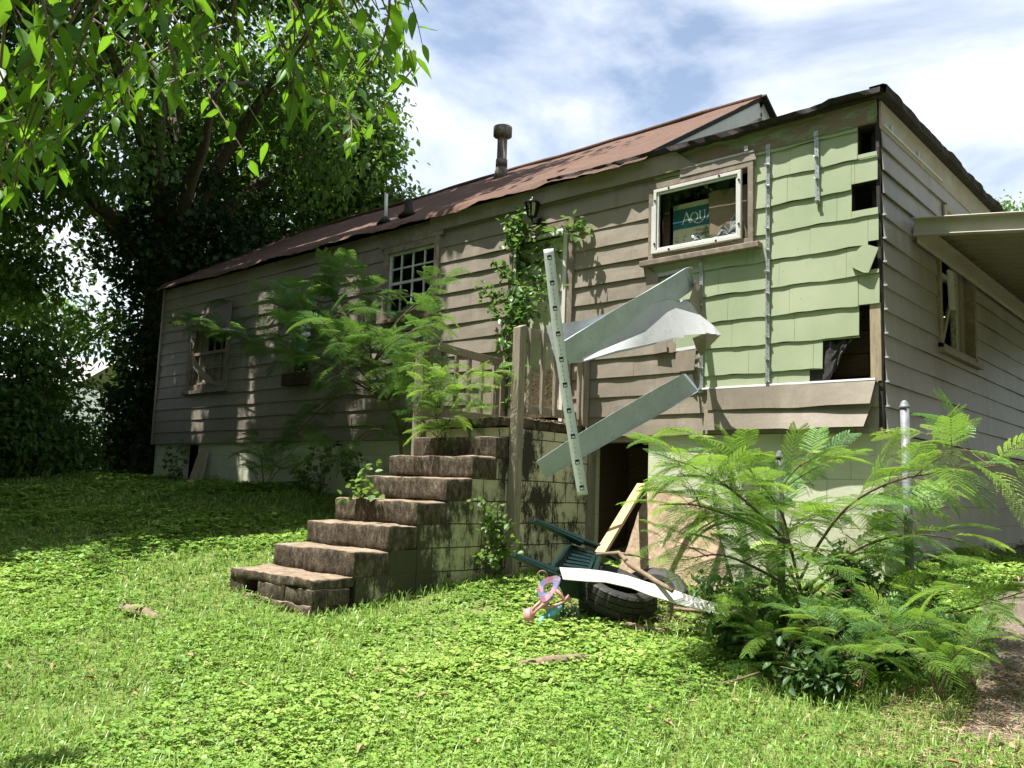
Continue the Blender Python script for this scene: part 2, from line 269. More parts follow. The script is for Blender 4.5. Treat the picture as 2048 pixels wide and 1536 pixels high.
def ground_mats():
    m, t, b = new_mat('soil')
    c = ramp(t, [(0.3, (0.09, 0.12, 0.03)), (0.55, (0.16, 0.21, 0.05)), (0.8, (0.24, 0.22, 0.12))], nz(t, 3, 10, 0.7))
    t.links.new(c, b.inputs['Base Color']); b.inputs['Roughness'].default_value = 1; bump(t, b, nz(t, 25, 8, 0.7), 1, 0.03); MATS['soil'] = m
    m, t, b = new_mat('gravel')
    v = NN(t, 'ShaderNodeTexVoronoi'); v.inputs['Scale'].default_value = 55; c0 = NN(t, 'ShaderNodeTexCoord'); t.links.new(c0.outputs['Object'], v.inputs['Vector'])
    c = ramp(t, [(0.0, (0.07, 0.055, 0.045)), (0.6, (0.15, 0.115, 0.095)), (0.93, (0.2, 0.16, 0.13)), (0.97, (0.5, 0.47, 0.42))], v.outputs['Color'])
    c = mixc(t, ramp(t, [(0.45, (0, 0, 0)), (0.7, (1, 1, 1))], nz(t, 1.6, 7, 0.6)), c, (0.075, 0.06, 0.045))
    t.links.new(c, b.inputs['Base Color']); b.inputs['Roughness'].default_value = 0.95; bump(t, b, v.outputs['Distance'], 0.5, 0.01); MATS['gravel'] = m
ground_mats()
def glass_mat():
    m = bpy.data.materials.new('glass'); m.use_nodes = True; t = m.node_tree; t.nodes.clear()
    a = NN(t, 'ShaderNodeBsdfTransparent'); a.inputs[0].default_value = (0.86, 0.9, 0.88, 1)
    g = NN(t, 'ShaderNodeBsdfGlossy'); g.inputs['Roughness'].default_value = 0.02
    fr = NN(t, 'ShaderNodeFresnel'); fr.inputs[0].default_value = 1.5
    ml = NN(t, 'ShaderNodeMath', operation='MULTIPLY_ADD'); ml.inputs[1].default_value = 1.5; ml.inputs[2].default_value = 0.12; t.links.new(fr.outputs[0], ml.inputs[0])
    mxn = NN(t, 'ShaderNodeMixShader'); t.links.new(ml.outputs[0], mxn.inputs[0]); t.links.new(a.outputs[0], mxn.inputs[1]); t.links.new(g.outputs[0], mxn.inputs[2])
    o = NN(t, 'ShaderNodeOutputMaterial'); t.links.new(mxn.outputs[0], o.inputs[0]); MATS['glass'] = m
glass_mat()
# ------------------------------------------------------------------ mesh helpers
ORI = {}
def link(o): scene.collection.objects.link(o); return o
def tag(o, label=None, cat=None, group=None, kind=None):
    for k, v in (('label', label), ('category', cat), ('group', group), ('kind', kind)):
        if v: o[k] = v
    return o
def thing(name, label, cat, loc=(0, 0, 0), group=None, kind=None):
    o = link(bpy.data.objects.new(name, None)); o.location = [float(v) for v in loc]; o.empty_display_size = 0.1
    ORI[o] = np.array(loc, float); return tag(o, label, cat, group, kind)
class MB:
    def __init__(s): s.v = []; s.f = []; s.mi = []; s.n = 0; s.rnd = []; s.smooth = []
    def add(s, V, F, mi=0, smooth=False):
        V = [tuple(map(float, q)) for q in V]; s.v += V
        s.f += [tuple(i+s.n for i in f) for f in F]; s.mi += [mi]*len(F); s.smooth += [smooth]*len(F); s.n += len(V)
    def box(s, c, h, R=None, mi=0):
        c = np.array(c, float); V = []
        for sx_ in (-1, 1):
            for sy in (-1, 1):
                for sz in (-1, 1):
                    p = np.array([sx_*h[0], sy*h[1], sz*h[2]]);
                    if R is not None: p = np.array(R) @ p
                    V.append(c+p)
        s.add(V, [(0, 1, 3, 2), (4, 6, 7, 5), (0, 4, 5, 1), (2, 3, 7, 6), (0, 2, 6, 4), (1, 5, 7, 3)], mi)
    def bb(s, x0, x1, y0, y1, z0, z1, mi=0): s.box(((x0+x1)/2, (y0+y1)/2, (z0+z1)/2), (abs(x1-x0)/2, abs(y1-y0)/2, abs(z1-z0)/2), None, mi)
    def beam(s, a, b, w_, t_, side=None, mi=0, w2=None, t2=None):
        a = np.array(a, float); b = np.array(b, float); d = (b-a)/np.linalg.norm(b-a)
        side = np.array(side if side is not None else (1, 0, 0), float); side = side-d*(side@d); side /= np.linalg.norm(side); up = np.cross(d, side)
        w2 = w_ if w2 is None else w2; t2 = t_ if t2 is None else t2; V = []
        for p, ww, tt in ((a, w_, t_), (b, w2, t2)):
            for i, j in ((-1, -1), (1, -1), (1, 1), (-1, 1)): V.append(p+side*i*ww/2+up*j*tt/2)
        s.add(V, [(3, 2, 1, 0), (4, 5, 6, 7), (0, 1, 5, 4), (1, 2, 6, 5), (2, 3, 7, 6), (3, 0, 4, 7)], mi)
    def tube(s, pts, rad, n=8, mi=0, cap=True, jag=0.0):
        pts = [np.array(p, float) for p in pts]; rad = rad if hasattr(rad, '__len__') else [rad]*len(pts)
        V = []; F = []; pn = None
        for i, p in enumerate(pts):
            d = pts[min(i+1, len(pts)-1)]-pts[max(i-1, 0)]; d = d/(np.linalg.norm(d)+1e-9)
            a = pn if pn is not None else (np.array([0, 0, 1.0]) if abs(d[2]) < 0.9 else np.array([1.0, 0, 0]))
            a = a-d*(a@d); a /= np.linalg.norm(a)+1e-9; b = np.cross(d, a); pn = a
            for k in range(n):
                t = 2*math.pi*k/n; r = rad[i]*(1+(random.uniform(-jag, jag) if jag else 0)); V.append(p+(a*math.cos(t)+b*math.sin(t))*r)
        for i in range(len(pts)-1):
            for k in range(n): F.append((i*n+k, i*n+(k+1) % n, (i+1)*n+(k+1) % n, (i+1)*n+k))
        if cap: F.append(tuple(range(n-1, -1, -1))); F.append(tuple((len(pts)-1)*n+k for k in range(n)))
        s.add(V, F, mi, True)
    def sheet(s, top, bot, th=0.002, rows=3, mi=0, mi2=None, lip=0.0, smooth=True):
        """ribbon between two edge polylines (stations), with real thickness"""
        top = [np.array(p, float) for p in top]; bot = [np.array(p, float) for p in bot]; n = len(top)
        G = []
        for j in range(rows+1):
            G.append([top[i]*(1-j/rows)+bot[i]*j/rows for i in range(n)])
        Nn = []
        for j in range(rows+1):
            r = []
            for i in range(n):
                a = G[j][min(i+1, n-1)]-G[j][max(i-1, 0)]; b = G[min(j+1, rows)][i]-G[max(j-1, 0)][i]
                c = np.cross(a, b); r.append(c/(np.linalg.norm(c)+1e-9))
            Nn.append(r)
        V = [G[j][i]+Nn[j][i]*th/2 for j in range(rows+1) for i in range(n)]; V += [G[j][i]-Nn[j][i]*th/2 for j in range(rows+1) for i in range(n)]
        o = (rows+1)*n; F1 = []; F2 = []; F3 = []
        for j in range(rows):
            for i in range(n-1):
                q = (j*n+i, j*n+i+1, (j+1)*n+i+1, (j+1)*n+i); F1.append(q); F2.append(tuple(o+k for k in q[::-1]))
        for i in range(n-1):
            F3 += [(i+1, i, o+i, o+i+1), (rows*n+i, rows*n+i+1, o+rows*n+i+1, o+rows*n+i)]
        for j in range(rows): F3 += [(j*n, (j+1)*n, o+(j+1)*n, o+j*n), ((j+1)*n+n-1, j*n+n-1, o+j*n+n-1, o+(j+1)*n+n-1)]
        base = s.n; s.add(V, F1, mi, smooth)
        def more(F, m_): s.f += [tuple(i+base for i in f) for f in F]; s.mi += [m_]*len(F); s.smooth += [False]*len(F)
        more(F2, mi if mi2 is None else mi2); more(F3, mi)
    def build(s, name, mats, parent=None, label=None, bevel=0.0):
        me = bpy.data.meshes.new(name); off = world_origin(parent) if parent is not None else np.zeros(3)
        me.from_pydata([(a-off[0], b-off[1], c-off[2]) for a, b, c in s.v], [], s.f)
        for m in (mats if isinstance(mats, (list, tuple)) else [mats]): me.materials.append(MATS[m])
        me.polygons.foreach_set('material_index', s.mi); me.polygons.foreach_set('use_smooth', s.smooth); me.update()
        o = link(bpy.data.objects.new(name, me))
        if parent is not None: o.parent = parent
        if bevel:
            md = o.modifiers.new('bevel', 'BEVEL'); md.width = bevel; md.segments = 2; md.limit_method = 'ANGLE'
        if label: o['label'] = label
        return o
def world_origin(o):
    r = np.zeros(3)
    while o is not None:
        r = r+np.array(o.location); o = o.parent
    return r
def free(name, mb, mats, label, cat, group=None, kind=None, loc=None, bevel=0.0):
    """a thing that is one mesh, its origin moved to loc"""
    if loc is not None: mb.v = [(a-loc[0], b-loc[1], c-loc[2]) for a, b, c in mb.v]
    o = mb.build(name, mats, None, bevel=bevel)
    if loc is not None: o.location = [float(q) for q in loc]
    return tag(o, label, cat, group, kind)
def sn(x, seed=0.0, f=1.0):
    return (math.sin(x*f*1.7+seed*12.9)+math.sin(x*f*4.1+seed*7.3)*0.55+math.sin(x*f*9.3+seed*3.1)*0.3)/1.85
# --- vectorised leaves
def rand_dirs(n):
    v = rng.normal(size=(n, 3)); return v/np.linalg.norm(v, axis=1, keepdims=True)
def leaf_arrays(p, d, nrm, L, W, fold=0.25, droop=0.2):
    n = len(p); d = d/np.linalg.norm(d, axis=1, keepdims=True)
    s = np.cross(d, nrm); s /= np.linalg.norm(s, axis=1, keepdims=True)+1e-9; u = np.cross(s, d)
    L = np.broadcast_to(L, (n,))[:, None]; W = np.broadcast_to(W, (n,))[:, None]
    V = np.empty((n, 6, 3))
    V[:, 0] = p; V[:, 1] = p+d*L-u*L*droop
    V[:, 2] = p+d*L*0.30+s*W*0.5+u*W*fold; V[:, 3] = p+d*L*0.68+s*W*0.40+u*W*fold-u*L*droop*0.45
    V[:, 4] = p+d*L*0.30-s*W*0.5+u*W*fold; V[:, 5] = p+d*L*0.68-s*W*0.40+u*W*fold-u*L*droop*0.45
    F = np.array([[0, 2, 3, 1], [0, 1, 5, 4]])
    FF = (F[None]+np.arange(n)[:, None, None]*6).reshape(-1, 4)
    return V.reshape(-1, 3), FF
def np_mesh(name, V, F, mat, parent=None, rnd=None, per=6):
    off = world_origin(parent) if parent is not None else np.zeros(3)
    V = V-off; me = bpy.data.meshes.new(name); k = F.shape[1]
    me.vertices.add(len(V)); me.vertices.foreach_set('co', V.astype(np.float32).ravel())
    me.loops.add(F.size); me.loops.foreach_set('vertex_index', F.astype(np.int32).ravel())
    me.polygons.add(len(F)); me.polygons.foreach_set('loop_start', np.arange(0, F.size, k, dtype=np.int32))
    me.materials.append(MATS[mat]); me.update(calc_edges=True)
    if rnd is None: rnd = np.repeat(rng.random(len(V)//per+1), per)[:len(V)]
    a = me.attributes.new('rnd', 'FLOAT', 'POINT'); a.data.foreach_set('value', rnd.astype(np.float32))
    o = link(bpy.data.objects.new(name, me))
    if parent is not None: o.parent = parent
    return o
# ------------------------------------------------------------------ terrain
CP = [(-12.7, 0, -.66), (-10, 0, -.65), (-7.5, 0, -.74), (-5.2, 0, -1.0), (-3, 0, -1.27), (-2.3, 0, -1.3), (0, 0, -1.22), (0, 3, -1.08), (0, 5, -1.04), (3, 4, -1.15), (3, 9, -1.1),
      (-3, -1.6, -1.42), (-3, -2.8, -1.53), (-3, -3.6, -1.6), (-4.3, -3.4, -1.52), (-4.6, -1.8, -1.22), (2.45, -7.3, -2.12), (0, -4.8, -1.88), (-.4, -.9, -1.55), (-5, -5, -1.68), (-8, -3, -1.12),
      (1.5, -2.5, -1.72), (2.0, -5, -1.98), (-13, -2, -.72), (-17, 0, -.6), (-13, 4, -.6), (-12, -6, -1.2), (-22, -6, -.75), (-6, -10, -2.0), (3, -12, -2.4), (6, -3, -1.8), (10, 3, -1.5),
      (-1.8, -1.2, -1.52), (-2.3, -.6, -1.4)]
for a_ in range(12):
    t_ = a_*math.pi/6; CP.append((-4+55*math.cos(t_), 55*math.sin(t_), -1.2-0.8*math.cos(t_)*1.0+0.1*math.sin(t_)))
CP = np.array(CP, float)
def _U(r2): return np.where(r2 > 1e-9, r2*np.log(r2+1e-12), 0)
_n = len(CP); _K = _U(((CP[:, None, :2]-CP[None, :, :2])**2).sum(-1))+np.eye(_n)*0.4
_A = np.zeros((_n+3, _n+3)); _A[:_n, :_n] = _K; _A[:_n, _n] = 1; _A[:_n, _n+1:] = CP[:, :2]; _A[_n, :_n] = 1; _A[_n+1:, :_n] = CP[:, :2].T
_W = np.linalg.solve(_A, np.concatenate([CP[:, 2], np.zeros(3)]))
def GZ(x, y):
    x = np.asarray(x, float); y = np.asarray(y, float); sh = x.shape; X = np.stack([x.ravel(), y.ravel()], 1)
    r = np.hypot(X[:, 0]+4, X[:, 1]); sc = np.where(r > 54, 54/np.maximum(r, 1e-6), 1.0); Xc = np.stack([(X[:, 0]+4)*sc-4, X[:, 1]*sc], 1)
    k = _U(((Xc[:, None]-CP[None, :, :2])**2).sum(-1)); z = k@_W[:_n]+_W[_n]+Xc@_W[_n+1:]
    z = z+0.02*np.sin(Xc[:, 0]*2.1+1)*np.sin(Xc[:, 1]*2.6)+0.012*np.sin(Xc[:, 0]*5.3)*np.sin(Xc[:, 1]*4.7+2)
    return z.reshape(sh)
def gz(x, y): return float(GZ(np.array([x]), np.array([y]))[0])
def axis(lo, hi, f0, f1, fine):
    a = list(np.arange(f0, f1+1e-6, fine)); st = fine; v = f0; L_ = []
    while v > lo: st *= 1.3; v -= st; L_.append(v)
    st = fine; v = a[-1]; R_ = []
    while v < hi: st *= 1.3; v += st; R_.append(v)
    return np.array(L_[::-1]+a+R_)
gx = axis(-900, 900, -14, 5, 0.16); gy = axis(-900, 900, -8, 5, 0.16)
GX, GY = np.meshgrid(gx, gy); GZZ = GZ(GX, GY)
V = np.stack([GX, GY, GZZ], -1).reshape(-1, 3); nx_, ny_ = len(gx), len(gy)
I, J = np.meshgrid(np.arange(nx_-1), np.arange(ny_-1)); q = (J*nx_+I).ravel()
Fg = np.stack([q, q+1, q+1+nx_, q+nx_], 1)
g = np_mesh('ground', V, Fg, 'soil'); tag(g, 'weedy soil of the back yard', 'ground', kind='structure')
def in_drive(x, y):   # gravel drive right of the house
    e = 0.75+0.10*np.sin(y*2.3)+np.where(y < 0, -0.14*y, 0)
    return (x > e) & (y > -2.5) | ((x > 0.02) & (y > 2.2))
mb = MB()
dx = np.linspace(0, 1, 22); dyv = np.linspace(-2.55, 16, 70)
for i in range(len(dyv)):
    y = dyv[i]; x0 = 0.75+0.10*math.sin(y*2.3)+(-0.14*y if y < 0 else 0)
    if y > 2.2: x0 = 0.02
    for t_ in dx: mb.v.append((x0+t_*(8-x0), y, 0))
zz = GZ(np.array([v[0] for v in mb.v]), np.array([v[1] for v in mb.v]))
mb.v = [(v[0], v[1], z+0.012) for v, z in zip(mb.v, zz)]
for i in range(len(dyv)-1):
    for j in range(21): mb.f.append((i*22+j, i*22+j+1, (i+1)*22+j+1, (i+1)*22+j)); mb.mi.append(0); mb.smooth.append(True)
tag(mb.build('driveway', 'gravel'), 'gravel and dirt driveway under the carport', 'driveway', kind='structure')
# ------------------------------------------------------------------ THE HOUSE
E = 0.2032; LW = 12.84
house = thing('house', 'derelict one storey house with torn tan siding and exposed green shingles', 'house', (-6.4, 2.5, -1.0))
def lap(mb, mapf, k0, k1, ex, u0, u1, holes, z0=0.0, out_b=0.024, out_t=0.006, wave=None, dentf=None, seg=0.09, lip=0.004, seams=None, mi=0, zwave=None, dz=0.0):
    """lapped courses; mapf(u, out, z) -> point; holes = (ua, ub, za, zb)"""
    for k in range(k0, k1):
        za, zb = z0+k*ex, z0+(k+1)*ex
        cuts = {u0, u1}
        if seams: cuts |= {s_ for s_ in seams(k) if u0 < s_ < u1}
        for h in holes:
            if h[3] > za+1e-4 and h[2] < zb-1e-4: cuts |= {min(max(h[0], u0), u1), min(max(h[1], u0), u1)}
        cuts = sorted(cuts)
        for a, b in zip(cuts[:-1], cuts[1:]):
            if b-a < 0.004: continue
            if a > u0+1e-6: a += 0.0025
            um = (a+b)/2; iv = [(za, zb)]
            for h in holes:
                if h[0] < um < h[1]:
                    nv = []
                    for (p_, q_) in iv:
                        if h[3] <= p_ or h[2] >= q_: nv.append((p_, q_)); continue
                        if h[2] > p_: nv.append((p_, h[2]))
                        if h[3] < q_: nv.append((h[3], q_))
                    iv = nv
            for (p_, q_) in iv:
                if q_-p_ < 0.004: continue
                n = max(2, int((b-a)/seg)+1); us = np.linspace(a, b, n); V_ = []
                pj = 0.0015*((k*7+int(a*10)) % 3)
                for u in us:
                    for fz in (0, 0.5, 1.0):
                        z = p_+(q_-p_)*fz; t = (z-za)/ex
                        o_ = out_b+(out_t-out_b)*t+pj
                        if wave: o_ += wave(u, k)*(1-t)
                        if dentf: o_ += dentf(u, k)*math.sin(math.pi*min(max(t, 0), 1))
                        zz_ = z+(zwave(u, k)*(1-t) if (zwave and fz == 0 and abs(p_-za) < 1e-6) else 0)
                        V_.append(mapf(u, o_, zz_))
                    z = p_; t = (z-za)/ex; zz_ = z+(zwave(u, k) if (zwave and abs(p_-za) < 1e-6) else 0)
                    o_ = out_b+(out_t-out_b)*t+pj+(wave(u, k)*(1-t) if wave else 0)
                    V_.append(mapf(u, max(o_-lip-0.012, 0.001), zz_+dz))
                F_ = []
                for i in range(n-1):
                    A, B = i*4, (i+1)*4
                    F_ += [(A, B, B+1, A+1), (A+1, B+1, B+2, A+2), (A+3, B+3, B, A)]
                F_ += [(0, 1, 2, 3), ((n-1)*4+3, (n-1)*4+2, (n-1)*4+1, (n-1)*4)]
                mb.add(V_, F_, mi)
mapF = lambda u, o_, z: (u, -o_, z)
mapR = lambda u, o_, z: (o_, u, z)
# openings on the front wall
WL = (-11.72, -10.46, 0.93, 2.12)     # left window
WS = (-8.62, -8.1, 1.0, 1.9)          # small window behind the mimosa
WM = (-6.47, -5.47, 1.60, 2.55)       # middle window
DR = (-4.17, -3.30, 0.10, 2.36)       # door
WA = (-2.27, -1.15, 1.76, 2.56)       # window with the box
GR = [(-1.72, 0.05, 0.425, 3.0), (-2.22, 0.05, 1.42, 3.0), (-1.98, -1.72, 0.83, 3.0), (-2.22, -1.98, 1.03, 1.45)]
def waveF(u, k):
    a = 0.007 if u > -6.5 else 0.004
    return a*sn(u, k*1.37, 1.5)+(0.012*max(0, sn(u, k*2.3+1, 0.7)-0.35) if u > -6.5 else 0)
def seamsF(k):
    r = random.Random(k+3); s_ = -12.84+r.uniform(1, 3.6); o_ = []
    while s_ < 0: o_.append(s_); s_ += 3.66
    return o_
mb = MB()
lap(mb, mapF, 0, 14, E, -LW, -0.035, [WL, WS, WM, DR, WA]+GR, wave=waveF, dentf=lambda u, k: 0.004*sn(u, k*3.1, 3.1), seams=seamsF, seg=0.07, zwave=lambda u, k: 0.0025*sn(u, k+5, 2.2))
# loose torn ends of courses beside the shingles
for (zc, xa, xb, o1) in ((1, -1.72, -0.03, 0.0),): pass
mb.build('siding', 'siding_paint', house)
# wall core: solid backing with the openings cut out (dark inside)
def plate(mb, ax, u0, u1, z0, z1, holes, d0, d1, mi=0):
    us = sorted({u0, u1} | {min(max(h[i], u0), u1) for h in holes for i in (0, 1)}); zs = sorted({z0, z1} | {min(max(h[i], z0), z1) for h in holes for i in (2, 3)})
    for a, b in zip(us[:-1], us[1:]):
        if b-a < 1e-4: continue
        run = None
        for c, d in zip(zs[:-1], zs[1:]):
            hid = any(h[0] < (a+b)/2 < h[1] and h[2] < (c+d)/2 < h[3] for h in holes)
            if not hid:
                if run is None: run = [c, d]
                else: run[1] = d
            if (hid or d == zs[-1]) and run:
                if ax == 'F': mb.bb(a, b, d0, d1, run[0], run[1], mi)
                else: mb.bb(-d1, -d0, a, b, run[0], run[1], mi)
                run = None
HOLE = (-0.50, -0.10, 0.43, 1.075)    # big torn hole at the corner
mb = MB(); WD = 9.6
WR = (1.56, 2.74, 0.98, 2.02)         # window under the carport
plate(mb, 'F', -LW+0.01, 0.0, 0.0, 2.84, [WL, WS, WM, DR, WA, HOLE, (-0.24, -0.03, 1.9, 2.16), (-0.18, -0.03, 2.38, 2.64), (-0.1, -0.03, 1.36, 1.63)], 0.0, 0.10)
plate(mb, 'R', 0.10, WD, 0.0, 2.84, [WR], 0.0, 0.10)
mb.bb(-LW+0.01, -LW+0.11, 0.10, 5.1, 0, 2.84); mb.bb(-LW+0.01, -2.3, 5.1, 5.2, 0, 2.84); mb.bb(-2.4, -0.0, WD, WD+0.1, 0, 2.84); mb.bb(-2.4, -2.3, 5.2, WD, 0, 2.84)
mb.bb(-LW+0.1, -0.1, 0.1, 5.1, -0.02, 0.0); mb.bb(-2.3, -0.1, 5.1, WD, -0.02, 0.0)
mb.bb(-0.75, -0.1, 0.3, 0.32, 0.0, 2.8)
mb.build('wall', 'tar_paper', house)
# right wall siding (overhanging loose ends at the corner)
mb = MB()
lap(mb, mapR, 0, 13, E, 0.015, WD, [WR], wave=lambda u, k: 0.008*sn(u, k*1.9+4, 0.9)+0.012*max(0, 0.5-u), seams=lambda k: [0.6+((k*1.31) % 3.0)+3.66*i for i in range(3)], seg=0.12, z0=0.0)
lap(mb, mapR, 13, 14, E, 1.72, WD, [], wave=lambda u, k: 0.012*sn(u, 3, 0.9), seg=0.12)
mb.build('side_siding', 'siding_grey', house)
mb = MB()
mb.bb(0.002, 0.020, 0.0, WD, 2.60, 2.85); mb.build('side_fascia', 'frieze_side', house)
mb = MB(); mb.bb(0.021, 0.034, 0.03, 1.72, 2.632, 2.648)
for y_ in (0.22, 0.95): mb.bb(0.021, 0.036, y_, y_+0.03, 2.648, 2.70)
mb.build('side_starter_strip', 'panel_white', house)
for k in range(0, 10):          # little folded tabs showing at the loose corner ends
    mb = MB(); mb.box((0.035, 0.0, k*E+0.006), (0.014, 0.012, 0.006), None); mb.build('corner_tab', 'panel_white', house)
mb = MB(); mb.bb(-0.028, -0.001, -0.006, 0.0, 0.0, 2.80); mb.bb(0.0, 0.006, 0.0, 0.014, -0.02, 2.62); mb.build('corner_paper', 'tar_paper', house)
mb = MB(); mb.bb(-LW-0.045, -LW, -0.045, 0.0, -0.005, 2.86); mb.bb(-LW-0.045, -LW-0.012, 0.0, 0.05, -0.005, 2.86); mb.build('corner_post', 'siding_paint', house)
# green shingles
EX = 0.2585; Z0S = 0.297
def zw(u, k):
    ph = k*2.1; return 0.0045*math.sin(u*(8.3+k%3)+ph)+0.0022*math.sin(u*17+ph*2.3)+0.0012*math.sin(u*33+ph)
SH = [(-0.175, 0.01, 2.40, 2.72), (-0.235, 0.01, 1.905, 2.15), (-0.10, 0.01, 1.37, 1.62), (-0.185, 0.01, 0.40, 1.076), (-0.50, -0.185, 0.40, 0.80), (-0.62, -0.5, 0.2, 0.55), WA, (-2.3, -1.725, 0, 0.83), (-2.3, -2.0, 0, 1.03)]
mb = MB()
def seamsG(k):
    r = random.Random(k*5+1); s_ = -2.3+r.uniform(0.1, 0.6); o_ = []
    while s_ < 0: o_.append(s_); s_ += 0.61
    return o_
lap(mb, mapF, 0, 10, EX, -2.24, -0.012, SH, z0=Z0S, out_b=0.023, out_t=0.008, lip=0.0, zwave=zw, seams=seamsG, seg=0.022, wave=lambda u, k: 0.0035*sn(u, k*2.7, 2.3))
mb.v = [(x, y, max(z, 0.40)) for x, y, z in mb.v]
mb.build('green_shingles', 'shingle_green', house)
# broken shingle hanging at the hole
def PL(*pts): return [FR(*p) for p in pts]
mb = MB()
pg = PL((1728, 487, .05), (1757, 495, .045), (1737, 545, .06), (1727, 545, .06), (1705, 535, .055), (1698, 516, .05))
c_ = sum(pg)/6; mb.add([tuple(p) for p in pg]+[tuple(p+np.array([0, 0.012, 0])) for p in pg], [(5, 4, 3, 2, 1, 0), (6, 7, 8, 9, 10, 11)]+[(i, (i+1) % 6, (i+1) % 6+6, i+6) for i in range(6)])
mb.build('broken_shingle', 'shingle_green', house, label='broken corner of a green shingle hanging tilted over a black gap')
# tar paper torn in the big hole, stud
mb = MB()
flat0 = [(-.235, -.002, 1.92), (-.235, -.002, 2.13), (-.2, -.01, 2.06), (-.14, -.012, 1.95), (-.13, -.01, 1.91)]
n_ = 16; top = []; bot = []
pt = [(-0.52, .80, -.52, .52), (-0.47, .80, -.50, .45), (-.43, .79, -.45, .44), (-.40, .76, -.42, .50), (-.36, .79, -.40, .56), (-.32, .80, -.36, .60), (-.27, .83, -.34, .66), (-.22, .87, -.30, .72), (-.19, .95, -.25, .79), (-.175, 1.05, -.2, .86)]
for i, (a, b, c, d) in enumerate(pt):
    top.append((a, 0.012+0.03*sn(i, 1, 1.3), b)); bot.append((c, -0.004+0.035*sn(i, 2, 1.9), d))
mb.sheet(top, bot, 0.003, 6)
mb.v = [(x+0.006*sn(z*40, 3), y+0.012*sn(x*60+z*50, 5), z) for x, y, z in mb.v]
mb.build('torn_tar_paper', 'tar_paper', house)
mb = MB(); mb.bb(-0.098, -0.008, 0.0-0.012, 0.10, 0.42, 1.085); mb.build('corner_stud', 'old_wood', house, bevel=0.003)
mb = MB()
for k in range(4): mb.bb(-0.75, -0.1, 0.2, 0.215, 0.3+k*0.2, 0.49+k*0.2)
mb.build('inner_boards', 'dark_wood_and_shade', house)
# metal furring strips on the shingles (perforated, with tabs)
def furring(name, x, za, zb, dx_=0.0, label=None):
    mb = MB(); w_ = 0.036
    mb.beam((x, -0.036, za), (x+dx_, -0.036, zb), w_, 0.003, (1, 0, 0))
    for s_ in (-1, 1): mb.beam((x+s_*w_/2, -0.030, za), (x+dx_+s_*w_/2, -0.030, zb), 0.003, 0.014, (1, 0, 0))
    n = int((zb-za)/0.2032)+1
    for i in range(n):
        z = za+0.03+i*0.2032
        if z > zb-0.01: break
        mb.box((x+dx_*(z-za)/(zb-za), -0.050, z), (0.016, 0.012, 0.003), ((1, 0, 0), (0, .9, .43), (0, -.43, .9)))
        mb.box((x, -0.060, z+0.009), (0.016, 0.002, 0.009))
        for q in range(1, 4): mb.box((x+dx_*(z-za)/(zb-za), -0.0379, z+q*0.05), (0.003, 0.0006, 0.004), None, 1)
    mb.build('furring_strip', ['galv', 'black'], house, label=label)
furring('a', -1.002, 0.435, 2.70, 0.008, 'longest perforated furring strip, right of the window')
furring('b', -0.526, 2.03, 2.71, -0.01, 'short furring strip near the roof corner')
furring('c', -1.672, 0.40, 1.715, -0.012, 'bent furring strip under the window')
# lower siding top flashing, starter strips, torn bits
mb = MB()
mb.sheet([(x, -0.046-0.004*sn(x, 2), 0.437) for x in np.linspace(-1.70, -0.05, 20)], [(x, -0.018, 0.445) for x in np.linspace(-1.70, -0.05, 20)], 0.004, 1)
mb.sheet([(x, -0.046-0.004*sn(x, 2), 0.438) for x in np.linspace(-1.70, -0.05, 20)], [(x, -0.05-0.004*sn(x, 2), 0.425) for x in np.linspace(-1.70, -0.05, 20)], 0.003, 1)
mb.build('siding_flashing', 'panel_white', house)
# the two lowest loose courses bulge outwards at the right
mb = MB()
X = np.linspace(-1.60, -0.045, 30)
def bul(x): return 0.055+0.05*max(0, (x+1.6)/1.5)+0.006*sn(x, 4, 1.5)
mb.sheet([(x, -0.046, 0.43) for x in X], [(x+(0.03*(x+1.6)/1.6)*-1, -bul(x), 0.225-0.012*max(0, 1-abs(x+0.72)/0.3)) for x in X], 0.003, 4)
mb.sheet([(x-0.03, -0.040, 0.245) for x in X], [(x-0.03-0.05*(x+1.6)/1.6, -bul(x)-0.015-0.03*math.exp(-((x+0.62)/0.22)**2), 0.035-0.02*math.exp(-((x+0.62)/0.1)**2)) for x in X], 0.003, 4)
mb.build('loose_siding', 'siding_paint', house)
mb = MB(); mb.bb(-0.62, 0.0, -0.03, 0.0, -0.012, 0.03); mb.build('sill_plate', 'grey_wood', house)
# pieces round the gap left of the shingles
mb = MB()
def flat(mb, pts, th=0.004, mi=0):
    n = len(pts); pts = [np.array(p, float) for p in pts]
    nn = np.cross(pts[1]-pts[0], pts[2]-pts[0]); nn /= np.linalg.norm(nn)
    mb.add([p+nn*th/2 for p in pts]+[p-nn*th/2 for p in pts], [tuple(range(n)), tuple(range(2*n-1, n-1, -1))]+[(i, i+n, (i+1) % n+n, (i+1) % n) for i in range(n)], mi)
def flat_piece(pts): m_ = MB(); flat(m_, pts); m_.build('torn_siding_piece', 'siding_paint', house)
flat_piece(PL((1291, 533, .045), (1317, 552, .045), (1318, 640, .05), (1294, 612, .045)))
flat_piece(PL((1307, 682, .04), (1332, 678, .05), (1334, 703, .06), (1308, 708, .05)))
flat_piece(PL((1343, 690, .045), (1352, 688, .045), (1351, 704, .05), (1344, 703, .05)))
flat_piece(PL((1352, 705, .05), (1392, 698, .075), (1388, 740, .085), (1350, 744, .06)))
mb = MB(); flat(mb, PL((1352, 697, .05), (1390, 691, .05), (1391, 697, .055), (1352, 703, .055))); mb.build('starter_strip', 'panel_white', house)
mb = MB(); flat(mb, PL((1308, 549, .03), (1385, 532, .03), (1386, 538, .035), (1308, 556, .035)))
mb.build('starter_strip', 'panel_white', house)
